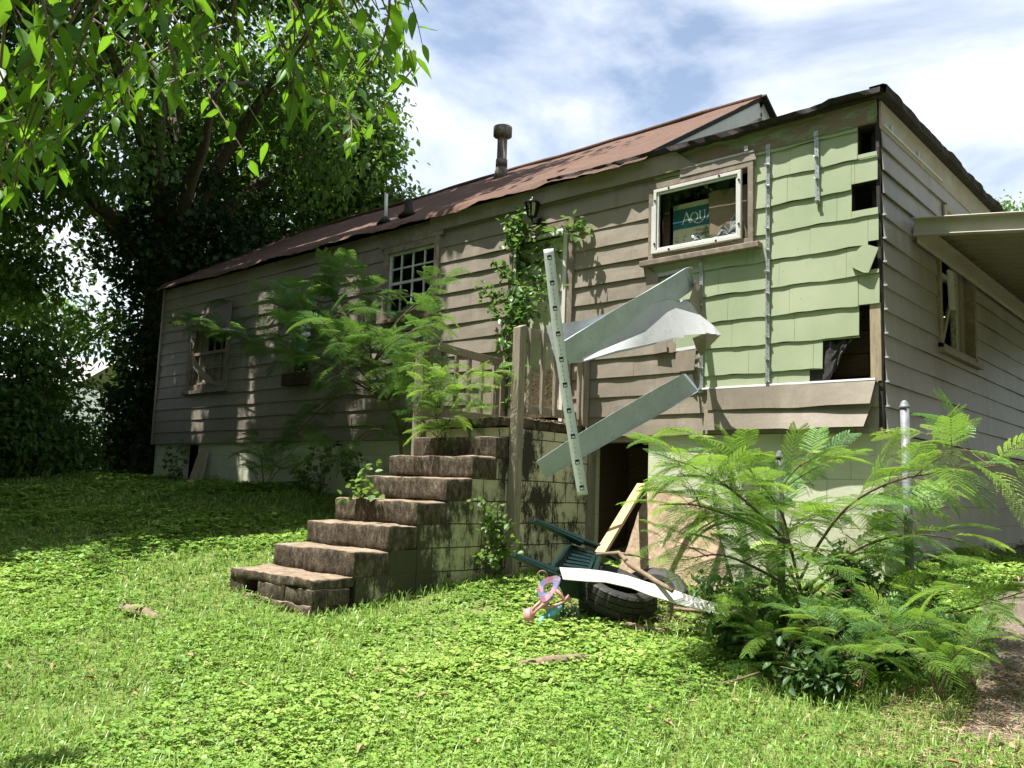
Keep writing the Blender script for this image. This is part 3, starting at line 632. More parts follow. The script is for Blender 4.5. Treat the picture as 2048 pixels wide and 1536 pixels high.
# frieze board under the roof edge, brown fascia cover
mb = MB(); mb.bb(-2.24, -0.015, -0.030, 0.0, 2.66, 2.86)
X = np.linspace(-2.2, -0.2, 30); mb.sheet([(x, -0.026, 2.70) for x in X], [(x, -0.030, 2.655+0.012*sn(x, 7, 3)) for x in X], 0.008, 2)
mb.build('frieze_board', 'frieze_paint', house)
mb = MB()
mb.sheet([(x, -0.075, 2.855) for x in np.linspace(-5.6, -1.98, 30)]+[(-1.96, -.075, 2.85)], [(x, -0.062-0.008*sn(x, 3), 2.66+0.004*sn(x, 8)) for x in np.linspace(-5.6, -1.78, 30)]+[(-1.74, -.07, 2.665)], 0.004, 2)
mb.build('fascia_cover', 'siding_paint', house)
mb = MB(); mb.sheet([(x, -0.052, 2.655) for x in np.linspace(-1.92, -1.13, 8)], [(x, -0.06-.005*sn(x, 2), 2.575) for x in np.linspace(-1.92, -1.10, 8)], 0.004, 2)
mb.build('window_head_siding', 'siding_paint', house)
mb = MB(); mb.bb(-1.92, -1.13, -0.062, -0.03, 2.655, 2.672); mb.box((-1.2, -0.068, 2.70), (0.018, 0.004, 0.025)); mb.build('head_starter_strip', 'panel_white', house)
# foundation
FH1 = (-11.92, -11.26, -0.60, -0.02); FH2 = (-3.03, -2.29, -1.6, -0.035)
mb = MB(); plate(mb, 'F', -LW+0.03, -0.02, -1.9, -0.004, [FH1, FH2], 0.02, 0.22); mb.build('foundation', 'block_painted', house)
mb = MB(); plate(mb, 'R', 0.22, WD, -1.9, -0.004, [(6.4, 7.3, -1.2, -0.2)], 0.02, 0.22); mb.build('side_foundation', 'block_side', house)
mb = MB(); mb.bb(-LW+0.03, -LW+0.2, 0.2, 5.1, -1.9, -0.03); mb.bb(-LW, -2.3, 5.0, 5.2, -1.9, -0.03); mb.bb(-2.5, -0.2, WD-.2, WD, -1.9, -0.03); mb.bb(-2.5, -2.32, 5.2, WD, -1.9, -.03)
mb.bb(-3.2, -3.03, 0.22, 1.6, -1.6, -0.03); mb.build('foundation_core', 'dark_wood_and_shade', house)  # core coloured dark so that the crawl space looks unlit
mb = MB(); mb.bb(-3.02, -2.72, 0.75, 0.78, -1.45, -0.06); mb.build('crawl_door', 'dark_wood_and_shade', house, label='dull brown panel inside the dark crawl space opening')  # panel darkened too, shade of the opening put into its colour
mb = MB(); mb.bb(-3.03, -2.27, 0.0, 0.2, -0.06, -0.0045); mb.bb(-3.03, -2.99, 0.0, 0.1, -1.5, -0.06); mb.build('crawl_lintel', 'grey_wood', house)
# ---- windows
def frame_box(mb, u0, u1, z0, z1, w_, y0, y1, mi=0):
    mb.bb(u0, u1, y0, y1, z1-w_, z1, mi); mb.bb(u0, u1, y0, y1, z0, z0+w_, mi); mb.bb(u0, u0+w_, y0, y1, z0+w_, z1-w_, mi); mb.bb(u1-w_, u1, y0, y1, z0+w_, z1-w_, mi)
# window with box
win = MB(); frame_box(win, -2.285, -1.135, 1.775, 2.575, 0.055, -0.055, 0.10)
win = win.build('window', 'trim_brown', house, bevel=0.003)
s_ = MB(); s_.bb(-2.36, -1.06, -0.105, 0.0, 1.715, 1.772); s_.build('sill', 'trim_brown', win, bevel=0.006)
s_ = MB(); frame_box(s_, -2.21, -1.245, 1.832, 2.50, 0.034, -0.085, -0.050); frame_box(s_, -2.172, -1.283, 1.87, 2.462, 0.018, -0.072, -0.045)
s_.bb(-2.235, -2.208, -0.08, -0.056, 1.835, 2.33)
s_.build('storm_frame', 'white_paint', win, bevel=0.003)
for (a, b) in ((-2.03, 2.485), (-1.47, 2.485), (-2.02, 1.848), (-1.5, 1.848), (-2.19, 2.38), (-2.19, 1.93), (-1.262, 2.4), (-1.262, 1.97)):
    s_ = MB(); s_.box((a, -0.089, b), (0.008, 0.005, 0.009)); s_.build('clip', 'lantern_black', win)
s_ = MB()
ztop = 2.446
prof = [(-2.155, 2.10), (-2.12, 2.22), (-2.08, 2.17), (-2.02, 2.29), (-1.95, 2.24), (-1.90, 2.33), (-1.80, 2.36), (-1.72, 2.30), (-1.69, 2.38), (-1.6, 2.33), (-1.5, 2.37), (-1.42, 2.28), (-1.36, 2.36), (-1.30, 2.22)]
s_.sheet([(a, -0.058, ztop) for a, b in prof], [(a, -0.058, b) for a, b in prof], 0.003, 1, smooth=False)
prof = [(-1.80, 1.89), (-1.74, 1.96), (-1.68, 1.94), (-1.62, 2.05), (-1.58, 1.93), (-1.48, 1.91), (-1.44, 2.02), (-1.38, 2.0), (-1.30, 2.1)]
s_.sheet([(a, -0.058, b) for a, b in prof], [(a, -0.058, 1.885) for a, b in prof], 0.003, 1, smooth=False)
s_.build('broken_glass', 'glass', win)
# things inside: printed box, cardboard, plastic litter
box = thing('cardboard_box', 'teal and cream printed box reading AQUA behind the broken window', 'box', (-1.9, 0.25, 1.80))
mb = MB(); mb.bb(-2.06, -1.60, 0.055, 0.35, 1.80, 2.34); mb.build('carton', 'box_cream', box, bevel=0.004)
mb = MB(); flat(mb, [(-2.06, 0.053, 2.08), (-1.58, 0.053, 2.08), (-1.58, 0.053, 2.285), (-2.06, 0.053, 2.285)], 0.002); mb.build('printed_band', 'box_teal', box)
def strokes(mb, S, x0, z0, sc, y=0.0505):
    for (a, b, c, d, w_) in S:
        p = np.array([a, b]); q_ = np.array([c, d]); dd = q_-p; dd = dd/np.linalg.norm(dd); nn = np.array([-dd[1], dd[0]])*w_/2
        P4 = [p-nn, q_-nn, q_+nn, p+nn]; mb.add([(x0+u*sc, y, z0+v*sc) for u, v in P4], [(0, 1, 2, 3)])
def arc(cx, cy, rx, ry, a0, a1, w0, w1, n=18):
    o_ = []
    for i in range(n):
        t0 = math.radians(a0+(a1-a0)*i/n); t1 = math.radians(a0+(a1-a0)*(i+1.08)/n); tm = (t0+t1)/2
        w_ = w0+(w1-w0)*abs(math.cos(tm)); o_.append((cx+rx*math.cos(t0), cy+ry*math.sin(t0), cx+rx*math.cos(t1), cy+ry*math.sin(t1), w_))
    return o_
LA = [(0.05, 0, .42, 1.0, .06), (.38, 1.0, .78, 0, .14), (.2, .36, .62, .36, .055), (-.05, .02, .17, .02, .05), (.64, .02, .92, .02, .05)]
LQ = arc(.45, .45, .40, .47, 0, 360, .05, .13)+[(.42, -.02, .62, -.2, .09), (.62, -.2, .95, -.26, .07), (.95, -.26, 1.35, -.16, .05), (1.35, -.16, 1.5, -.05, .03)]
LU = [(.14, .95, .14, .35, .14), (.68, .95, .68, .35, .06), (0, .97, .28, .97, .05), (.55, .97, .82, .97, .05)]+arc(.41, .36, .27, .36, 180, 360, .06, .10, 10)
mb = MB()
strokes(mb, [tuple(np.array(s)*[1.25, 1.25, 1.25, 1.25, 1.2]) for s in LA], -1.955, 2.125, 0.098)
strokes(mb, LQ, -1.860, 2.135, 0.098); strokes(mb, LU, -1.765, 2.135, 0.098); strokes(mb, LA, -1.678, 2.135, 0.098)
mb.build('lettering', 'print_white', box)
def text_part(body, x, z, size, y, parent, name, mat):
    cu = bpy.data.curves.new('t', 'FONT'); cu.body = body; cu.size = size; cu.space_line = 1.18
    tmp = link(bpy.data.objects.new('t', cu)); dg = bpy.context.evaluated_depsgraph_get(); me = bpy.data.meshes.new_from_object(tmp.evaluated_get(dg)); bpy.data.objects.remove(tmp)
    me.materials.clear(); me.materials.append(MATS[mat]); off = world_origin(parent)
    for v in me.vertices: a, b = v.co.x, v.co.y; v.co = (x+a-off[0], y-off[1], z+b-off[2])
    o = link(bpy.data.objects.new(name, me)); o.parent = parent; return o
text_part('• Sellura durable\n• Perfecta para el\n• Garantía de cal\n• Incluye herr', -1.82, 2.03, 0.036, 0.0525, box, 'small_print', 'print_dark')
text_part('• LL      HR\nSIN      SL\ngarantía limitada', -2.04, 1.985, 0.030, 0.0525, box, 'small_print', 'print_dark')
mb = MB(); mb.sheet([(x, 0.035+0.008*sn(x, 1, 3), 2.385+0.01*sn(x, 2, 9)) for x in np.linspace(-1.645, -1.24, 8)], [(x, 0.035, 1.84) for x in np.linspace(-1.63, -1.24, 8)], 0.006, 3)
free('cardboard_sheet', mb, 'cardboard', 'plain brown cardboard sheet standing in the right half of the broken window', 'cardboard', loc=(-1.45, 0.035, 1.84))
mb = MB()
V_, F_ = [], []
for j in range(9):
    for i in range(14):
        x = -1.80+i*0.04; h_ = 0.05+0.12*max(0, sn(i*0.5, 3))+0.12*math.exp(-((i-12)/2)**2)
        V_.append((x, 0.0+0.02*sn(i+j, 2)-0.02, 1.86+h_*j/8+0.012*sn(i*2.1+j*3.7, 4)))
for j in range(8):
    for i in range(13): F_.append((j*14+i, j*14+i+1, (j+1)*14+i+1, (j+1)*14+i))
mb.add(V_, F_); mb.bb(-1.40, -1.28, 0.0, 0.03, 1.86, 2.04)
free('plastic_litter', mb, 'panel_white', 'crumpled white plastic litter on the inner sill of the broken window', 'litter', loc=(-1.5, 0, 1.86))
mb = MB(); mb.bb(-2.16, -2.09, 0.02, 0.05, 1.87, 2.45); free('dark_board', mb, 'dark_wood_and_shade', 'dark upright board at the left inside the broken window', 'board', loc=(-2.12, 0.03, 1.87))
# middle window
win = MB(); frame_box(win, -6.52, -5.43, 1.585, 2.60, 0.09, -0.05, 0.09); win.bb(-6.56, -5.38, -0.09, 0.0, 1.55, 1.60); win.bb(-6.60, -5.36, -0.055, -0.045, 2.60, 2.78)
win = win.build('window', 'trim_brown', house, bevel=0.004)
s_ = MB(); frame_box(s_, -6.43, -5.52, 1.675, 2.51, 0.035, -0.01, 0.05)
for i in (1, 2, 3): s_.bb(-6.43+i*0.2275-0.011, -6.43+i*0.2275+0.011, 0.0, 0.03, 1.71, 2.475)
for z in (1.89, 2.09, 2.29): s_.bb(-6.40, -5.55, -0.004, 0.034, z-(0.018 if z == 2.09 else 0.010), z+(0.018 if z == 2.09 else 0.010))
s_.build('sash', 'sash_white', win); s_ = MB(); s_.bb(-6.42, -5.53, 0.012, 0.016, 1.69, 2.5); s_.build('pane', 'glass', win)
# left window with sagging panel
win = MB(); frame_box(win, -11.78, -10.42, 0.90, 2.16, 0.10, -0.045, 0.09); win.bb(-11.84, -10.36, -0.09, 0.0, 0.84, 0.90)
win = win.build('window', 'trim_brown', house, bevel=0.004)
s_ = MB(); frame_box(s_, -11.68, -10.52, 1.0, 2.06, 0.04, 0.0, 0.05); s_.bb(-11.64, -10.56, 0.0, 0.05, 1.52, 1.57)
for i in range(1, 5): s_.bb(-11.66+i*0.228-0.008, -11.66+i*0.228+0.008, 0.01, 0.04, 1.04, 2.02)
for z in (1.28,): s_.bb(-11.66, -10.54, 0.008, 0.042, z-.01, z+.01)
s_.build('sash', 'trim_brown', win)
s_ = MB()
for i in range(9):
    s_.bb(-11.66+i*0.125, -11.66+i*0.125+0.117, 0.06+0.01*(i % 2), 0.08+0.01*(i % 2), 1.0, 1.55+0.02*(i % 3) if i > 2 else 2.02)
s_.build('inner_boards', 'curtain', win)
s_ = MB(); flat(s_, PL((466, 600, .06), (458, 666, .10), (385, 660, .13), (396, 636, .07), (440, 615, .05)), 0.006); s_.build('cover_panel', 'siding_paint', win, label='sheet of tan siding covering the top of the window')
s_ = MB(); s_.sheet([FR(*p) for p in ((396, 660, .06), (390, 680, .10), (386, 700, .16), (392, 722, .16), (408, 742, .12), (436, 768, .05))], [FR(*p) for p in ((390, 655, .10), (382, 678, .18), (381, 705, .24), (386, 735, .22), (404, 758, .16), (430, 772, .07))], 0.004, 2)
s_.build('curled_strip', 'siding_paint', win, label='curled strip of siding hanging off the window')
# small window behind the mimosa
win = MB(); frame_box(win, -8.68, -8.04, 0.96, 1.95, 0.08, -0.045, 0.09); win = win.build('window', 'trim_brown', house)
s_ = MB(); s_.bb(-8.6, -8.12, 0.03, 0.035, 1.04, 1.87); s_.build('pane', 'glass', win)
s_ = MB(); s_.bb(-8.62, -8.05, -0.16, -0.045, 0.82, 1.0); s_.build('window_box', 'dark_wood_and_shade', win)
# window under the carport
win = MB()
for (a, b, c, d) in ((1.50, 1.57, .92, 2.02), (2.73, 2.80, .92, 2.02), (1.50, 2.80, .90, .97), (1.50, 2.80, 2.0, 2.05)): win.bb(-0.08, 0.045, a, b, c, d)
win.bb(0.0, 0.09, 1.46, 2.84, 0.865, 0.915)
win = win.build('window', 'trim_brown', house, bevel=0.003)
s_ = MB()
s_.bb(-0.03, 0.02, 1.58, 1.64, .97, 2.0); s_.bb(-0.03, 0.02, 1.64, 2.1, 1.64, 1.69)
s_.bb(-.03, .02, 2.10, 2.16, .97, 2.0)
s_.build('sash', 'peeling_white', win)
s_ = MB()
for i in range(6): s_.bb(-.06-.01*(i % 2), -.045-.01*(i % 2), 2.16+i*0.095, 2.16+i*0.095+0.09, .97, 2.0)
s_.beam((0.0, 1.68, 1.0), (0.01, 2.02, 1.55), 0.06, 0.02, (0, 1, 0)); s_.bb(-.05, -.04, 1.64, 1.9, .97, 1.35)
s_.build('broken_blind', 'curtain', win)
s_ = MB(); s_.box((0.03, 1.92, 1.56), (0.008, 0.09, 0.2), ((1, 0, 0), (0, .99, -.1), (0, .1, .99))); s_.build('hanging_tag', 'panel_white', win)
# upper small louvre on the right wall above the carport
win = MB(); win.bb(0.03, 0.045, 1.72, 1.80, 2.05, 2.40); win.bb(0.03, 0.045, 1.8, 2.9, 2.36, 2.44); win.bb(0.02, 0.03, 1.8, 2.9, 2.05, 2.36); win.build('vent_panel', 'frieze_side', house)
# ---- door
dr = MB(); dr.bb(-4.20, -4.12, -0.06, 0.10, 0.08, 2.40); dr.bb(-3.335, -3.255, -0.06, 0.10, 0.08, 2.40); dr.bb(-4.12, -3.335, -0.06, 0.10, 2.30, 2.40)
dr = dr.build('door_frame', 'trim_brown', house, bevel=0.003)
s_ = MB(); s_.bb(-4.12, -4.075, -0.075, -0.03, 0.1, 2.30); s_.bb(-3.38, -3.335, -0.075, -0.03, 0.1, 2.30); s_.bb(-4.075, -3.38, -0.075, -0.03, 2.255, 2.30); s_.build('storm_frame', 'white_paint', dr)
s_ = MB(); s_.bb(-4.075, -3.38, 0.02, 0.06, 0.75, 1.15)
s_.bb(-4.075, -3.38, 0.0, 0.05, 1.18, 1.62); s_.bb(-4.075, -3.38, 0.005, 0.05, 1.66, 2.25); s_.bb(-4.075, -3.38, -0.02, 0.05, 1.62, 1.66); s_.bb(-4.075, -3.38, -0.02, 0.05, 1.15, 1.18)
s_.build('door', 'stucco_green', dr)
s_ = MB(); s_.sheet([(x, 0.0+.02*sn(x, 1, 5), 0.75) for x in np.linspace(-4.075, -3.38, 14)], [(x, -0.01+.02*sn(x, 4, 5), 0.22) for x in np.linspace(-4.075, -3.38, 14)], 0.01, 7)
s_.v = [(x, y+0.012*sn(x*31+z*57, 6), z) for x, y, z in s_.v]; s_.build('kick_panel', 'peeled_board', dr, label='peeling weathered lower door panel')
s_ = MB(); s_.bb(-4.16, -3.29, -0.09, 0.05, 0.08, 0.12); s_.build('threshold', 'grey_wood', dr)
# ---- roofs
rf = MB()
SL = 0.61
def roofz(y): return 2.865+SL*(y+0.16)
xs = np.concatenate([np.linspace(-12.98, -2.26, 120)]); ys = np.linspace(-0.16, 2.46, 30); V_ = []; F_ = []
for j, y in enumerate(ys):
    for x in xs:
        wob = 0.020*sn(x, 1+y*0.15, 0.8)+0.012*sn(x+y*3, 9, 3.1)*math.exp(-(y+0.16)*3)
        ye = y-(0.03*sn(x, 5, 2.5)+0.02*random.uniform(-1, 1) if j == 0 else 0)
        saw = 0.010*(1-((y+0.16)/0.115) % 1)
        drop = (-0.05-0.02*sn(x, 6, 1.4))*math.exp(-((y+0.16)/0.06)**2)
        V_.append((x+(0.05*SL*0 if True else 0), ye, roofz(y)+wob+saw+drop))
n = len(xs)
for j in range(len(ys)-1):
    for i in range(n-1): F_.append((j*n+i, j*n+i+1, (j+1)*n+i+1, (j+1)*n+i))
rf.add(V_, F_)
rf.add([(x, y-0.0, roofz(y)-0.06) for y in (-0.12, 2.46) for x in (-12.96, -2.28)], [(0, 2, 3, 1)], 1)
rf.add([(x, y, z) for (y, z) in ((2.46, roofz(2.46)+0.02), (5.25, roofz(2.46)-SL*2.75)) for x in (-12.98, -2.26)], [(0, 1, 3, 2)])
rf.add([(x, y, z-0.06) for (y, z) in ((2.46, roofz(2.46)), (5.25, roofz(2.46)-SL*2.75)) for x in (-12.96, -2.28)], [(0, 2, 3, 1)], 1)
rf.beam((-2.275, -0.12, roofz(-.12)-.015), (-2.275, 2.46, roofz(2.46)-.015), 0.03, 0.05, (1, 0, 0), 1); rf.beam((-12.97, -0.12, roofz(-.12)-.015), (-12.97, 2.46, roofz(2.46)-.015), 0.03, 0.05, (1, 0, 0), 1)
roof = rf.build('roof', ['roof_shingle', 'roof_tar'], house)
mb = MB()  # ridge cap
mb.tube([(x, 2.46, roofz(2.46)+0.018+0.015*sn(x, 2)) for x in np.linspace(-12.98, -2.26, 40)], 0.035, 6); mb.build('ridge_cap', 'roof_shingle', roof)
mb = MB(); mb.add([(-2.31, -0.1, 2.80), (-2.31, 5.1, 2.80), (-2.31, 2.46, roofz(2.46)-0.09)], [(0, 1, 2)]); mb.beam((-2.285, 0.12, roofz(.12)-.14), (-2.285, 2.44, roofz(2.44)-.14), 0.03, 0.20, (1, 0, 0)); mb.beam((-2.285, 5.1, roofz(-.10)-.14), (-2.285, 2.48, roofz(2.44)-.14), 0.03, 0.20, (1, 0, 0))
mb.add([(-12.83, -0.0, 2.84), (-12.83, 5.1, 2.84), (-12.83, 2.46, roofz(2.46)-0.08)], [(0, 2, 1)])
mb.build('gable', 'white_paint', roof)
mb = MB(); mb.beam((-2.24, 2.44, roofz(2.46)+0.01), (-2.24, 4.2, roofz(2.46)-SL*1.74), 0.09, 0.035, (1, 0, 0)); mb.build('rake_edge', 'roof_tar', roof)
# low roof over the right-hand room: thick ragged tar edge
mb = MB()
def edge(pts, out, hgt=0.075):
    V_ = []; F_ = []
    for i, p in enumerate(pts):
        w1 = 0.012*sn(i*0.35, 3)+random.uniform(-.006, .006)
        V_ += [(p[0], p[1], p[2]+hgt/2+w1), (p[0]+out[0]*(.03+w1), p[1]+out[1]*(.03+w1), p[2]+hgt*0.3), (p[0]+out[0]*(.02-w1), p[1]+out[1]*(.02-w1), p[2]-hgt/2+w1), (p[0]-out[0]*.1, p[1]-out[1]*.1, p[2]-hgt/2+w1), (p[0]-out[0]*.12, p[1]-out[1]*.12, p[2]+hgt/2+w1)]
    for i in range(len(pts)-1):
        for k in range(5): F_.append((i*5+k, i*5+(k+1) % 5, (i+1)*5+(k+1) % 5, (i+1)*5+k))
    mb.add(V_, F_)
edge([(x, -0.10, 2.885+0.012*sn(x, 4)+(0.02 if x > -.4 else 0)) for x in np.linspace(-3.6, 0.055, 60)], (0, -1), 0.05)
edge([(0.075, y, 2.905+0.012*sn(y, 4, 2)) for y in np.linspace(-0.10, WD, 110)], (1, 0), 0.085)
mb.bb(-2.3, 0.06, -0.08, WD, 2.862, 2.925)
mb.build('roof', 'roof_tar', house, label='flat black tar roof over the right hand room')
# flue and vents
fl = MB(); p0 = (-6.129, 1.792); z0_ = roofz(1.792)
fl.tube([(p0[0], p0[1], z0_-.05), (p0[0], p0[1], z0_+0.16), (p0[0], p0[1], z0_+0.17), (p0[0], p0[1], z0_+0.8)], [0.125, 0.085, 0.075, 0.075], 16)
fl.tube([(p0[0], p0[1], z0_+0.17), (p0[0], p0[1], z0_+0.29)], 0.088, 16)
fl = fl.build('flue_pipe', 'rusty_pipe', roof)
s_ = MB(); s_.tube([(p0[0], p0[1], z0_+.62), (p0[0], p0[1], z0_+.65), (p0[0], p0[1], z0_+.66), (p0[0], p0[1], z0_+.80), (p0[0], p0[1], z0_+.815)], [.08, .12, .142, .142, .11], 18); s_.build('flue_cap', 'rusty_pipe', fl)
fl = MB(); fl.tube([(-6.884, .242, roofz(.242)-.03), (-6.9, .242, 3.53)], 0.026, 12); fl.build('vent_pipe', 'white_paint', roof)
fl = MB(); fl.tube([(-6.552, .377, roofz(.377)-.03), (-6.555, .377, roofz(.377)+.06), (-6.56, .377, 3.40)], [.15, .065, .055], 12); fl.tube([(-6.884, .242, roofz(.242)-.03), (-6.886, .242, roofz(.242)+.08)], [.13, .03], 12); fl.build('pipe_boot', 'roof_tar', roof)
# ------------------------------------------------------------------ wall lantern
lt = thing('wall_lantern', 'black glazed coach lantern on the siding above the door', 'lantern', (-3.72, -0.03, 2.45))
lx, ly, lz = -3.78, -0.16, 2.60
mb = MB(); mb.tube([(lx+.03, -0.03, 2.45), (lx+.03, -0.055, 2.45)], 0.055, 14); mb.tube([(lx+.03, -.05, 2.45), (lx, -.13, 2.42), (lx, ly, 2.46), (lx, ly, 2.50)], 0.012, 8); mb.build('bracket', 'lantern_black', lt)
mb = MB()
for i in range(6):
    t0 = i*math.pi/3; mb.beam((lx+.055*math.cos(t0), ly+.055*math.sin(t0), 2.50), (lx+.085*math.cos(t0), ly+.085*math.sin(t0), 2.65), 0.008, 0.008)
mb.tube([(lx, ly, 2.488), (lx, ly, 2.502)], [.04, .06], 6); mb.tube([(lx, ly, 2.646), (lx, ly, 2.656)], .09, 6)
mb.tube([(lx, ly, 2.65), (lx, ly, 2.70), (lx, ly, 2.712), (lx, ly, 2.73)], [.105, .03, .012, .014], 6); mb.build('cage', 'lantern_black', lt)
mb = MB(); mb.tube([(lx, ly, 2.503), (lx, ly, 2.645)], [.052, .08], 6, cap=False); mb.build('glass_shade', 'glass', lt)
# ------------------------------------------------------------------ carport
cp = thing('carport', 'cream corrugated metal carport roof fixed to the right wall', 'carport', (0.05, 1.0, 1.9))
def cz(x): return 1.965-0.125*x
mb = MB(); V_ = []; F_ = []; ys = np.arange(0.80, 8.6, 0.025); xsn = np.linspace(0.05, 5.2, 6)
for y in ys:
    ph = ((y-.8) % 0.20)/0.20; hh = 0.0 if ph < 0.35 else (0.032 if 0.5 < ph < 0.85 else 0.016)
    for x in xsn: V_.append((x, y, cz(x)-0.01+hh))
for i in range(len(ys)-1):
    for j in range(5): F_.append((i*6+j, i*6+j+1, (i+1)*6+j+1, (i+1)*6+j))
mb.add(V_, F_); mb.add([(a, b, c+0.004) for a, b, c in V_], [f[::-1] for f in F_]); mb.build('roof_sheet', 'carport_metal', cp)
mb = MB()
mb.beam((0.04, 0.765, cz(.04)-0.055), (5.2, 0.765, cz(5.2)-.055), 0.045, 0.15, (0, 1, 0)); mb.beam((0.04, 0.745, cz(.04)+0.024), (5.2, .745, cz(5.2)+.024), 0.12, 0.012, (0, 1, 0)); mb.beam((0.04, 0.735, cz(.04)-0.125), (5.2, .735, cz(5.2)-.125), 0.06, 0.012, (0, 1, 0))
mb.build('front_fascia', 'carport_edge', cp, bevel=0.004)
mb = MB(); mb.bb(0.045, 0.10, 0.79, 8.5, cz(0)-.135, cz(0)-.035); mb.bb(0.05, .22, 0.79, 8.5, cz(0)-.15, cz(0)-.138); mb.bb(0.05, .06, .79, 8.5, cz(0)-.19, cz(0)-.151); mb.build('wall_channel', 'carport_edge', cp)
mb = MB(); mb.bb(4.9, 5.0, 0.9, 1.0, -1.9, cz(4.95)-.06); mb.bb(4.9, 5.0, 8.0, 8.1, -1.9, cz(4.95)-.06); mb.build('post', 'white_paint', cp)
# ------------------------------------------------------------------ stairs
st = thing('concrete_steps', 'mossy concrete block steps rising to the back door landing', 'steps', (-3.6, -2.0, -1.5))
def rough_box(x0, x1, y0, y1, z0, z1, seg=0.05, amp=0.006, rnd=0.018, seed=0):
    mb = MB()
    def P3(x, y, z):
        cx, cy, cz_ = min(max(x, x0+rnd), x1-rnd), min(max(y, y0+rnd), y1-rnd), min(max(z, z0+rnd), z1-rnd)
        v = np.array([x-cx, y-cy, z-cz_]); l = np.linalg.norm(v)
        if l > 1e-6: v = v/l*min(l, rnd)
        q = np.array([cx, cy, cz_])+v
        nv = mnoise.noise_vector(Vector((x*4.1+seed, y*4.1, z*4.1)))*amp*1.6+mnoise.noise_vector(Vector((x*17, y*17+seed, z*17)))*amp
        return q+np.array(nv)
    nx = max(2, int((x1-x0)/seg)); ny = max(2, int((y1-y0)/seg)); nz_ = max(2, int((z1-z0)/seg))
    def L(a, b, n):   # add tight rows at the borders so that edges can round
        r = list(np.linspace(a, b, n+1)); return [r[0], r[0]+rnd*0.6]+[q for q in r[1:-1]]+[r[-1]-rnd*0.6, r[-1]]
    X, Y, Z = L(x0, x1, nx), L(y0, y1, ny), L(z0, z1, nz_)
    def face(A, B, fn, flip):
        V_ = [fn(a, b) for a in A for b in B]; nb = len(B)
        F_ = [(i*nb+j, (i+1)*nb+j, (i+1)*nb+j+1, i*nb+j+1) for i in range(len(A)-1) for j in range(nb-1)]
        mb.add(V_, [f[::-1] for f in F_] if flip else F_, 0, True)
    face(X, Y, lambda a, b: P3(a, b, z1), False); face(X, Z, lambda a, b: P3(a, y0, b), False); face(X, Z, lambda a, b: P3(a, y1, b), True)
    face(Y, Z, lambda a, b: P3(x1, a, b), False); face(Y, Z, lambda a, b: P3(x0, a, b), True)
    return mb
STY = [(-1.415, -0.093), (-1.715, -0.288), (-2.018, -0.498), (-2.345, -0.710), (-2.640, -0.916), (-2.975, -1.117), (-3.36, -1.305)]
XL, XR = -4.20, -3.035
for i, (y, z) in enumerate(STY):
    yb = STY[i-1][0]+0.03 if i else -1.22
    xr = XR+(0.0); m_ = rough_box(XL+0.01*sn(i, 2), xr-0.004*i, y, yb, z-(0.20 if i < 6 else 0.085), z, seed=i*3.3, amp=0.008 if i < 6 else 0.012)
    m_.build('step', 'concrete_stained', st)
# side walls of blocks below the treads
mb = MB()
for i, (y, z) in enumerate(STY):
    yb = STY[i-1][0] if i else -1.22
    if i == 6: continue
    zt = z-0.195; zb = -1.56 if i < 6 else -1.50
    m_ = rough_box(XL+0.02, XR-0.012, y+0.02, yb+0.02, -1.75 if i < 6 else -1.47, zt, seg=0.08, amp=0.004, rnd=0.006, seed=50+i); mb.add(m_.v, m_.f, 0, False)
mb.build('side_wall', 'block_stair', st)
for k_, (a_, b_2) in enumerate(((-4.20, -4.02), (-3.80, -3.42), (-3.415, -3.05))):
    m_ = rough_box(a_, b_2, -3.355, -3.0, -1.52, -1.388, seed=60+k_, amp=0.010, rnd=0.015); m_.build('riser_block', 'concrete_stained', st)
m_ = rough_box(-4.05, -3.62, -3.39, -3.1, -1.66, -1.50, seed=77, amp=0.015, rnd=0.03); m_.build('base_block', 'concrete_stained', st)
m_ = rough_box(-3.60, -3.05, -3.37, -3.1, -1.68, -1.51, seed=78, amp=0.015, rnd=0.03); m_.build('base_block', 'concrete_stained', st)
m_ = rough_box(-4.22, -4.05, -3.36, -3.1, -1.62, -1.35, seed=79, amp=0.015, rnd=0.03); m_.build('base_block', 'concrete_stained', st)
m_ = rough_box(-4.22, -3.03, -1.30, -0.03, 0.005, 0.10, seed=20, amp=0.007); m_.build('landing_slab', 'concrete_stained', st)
mb = MB(); mb.bb(-4.19, -3.04, -1.25, 0.015, -1.8, 0.004); mb.build('landing_wall', 'block_mossy', st)
mb = MB()
for i in range(14):
    y = -1.12+i*0.07; mb.box((-3.08+random.uniform(-.05, .05), y, 0.118), (0.09, 0.03, 0.006), ((.98, random.uniform(-.3, .3), .1), (0, 1, 0), (-.1, 0, .98)))
free('rotten_plank_scraps', mb, 'peeled_board', 'splintered wood scraps lying along the landing edge under the balusters', 'wood scraps', loc=(-3.08, -0.6, 0.11))
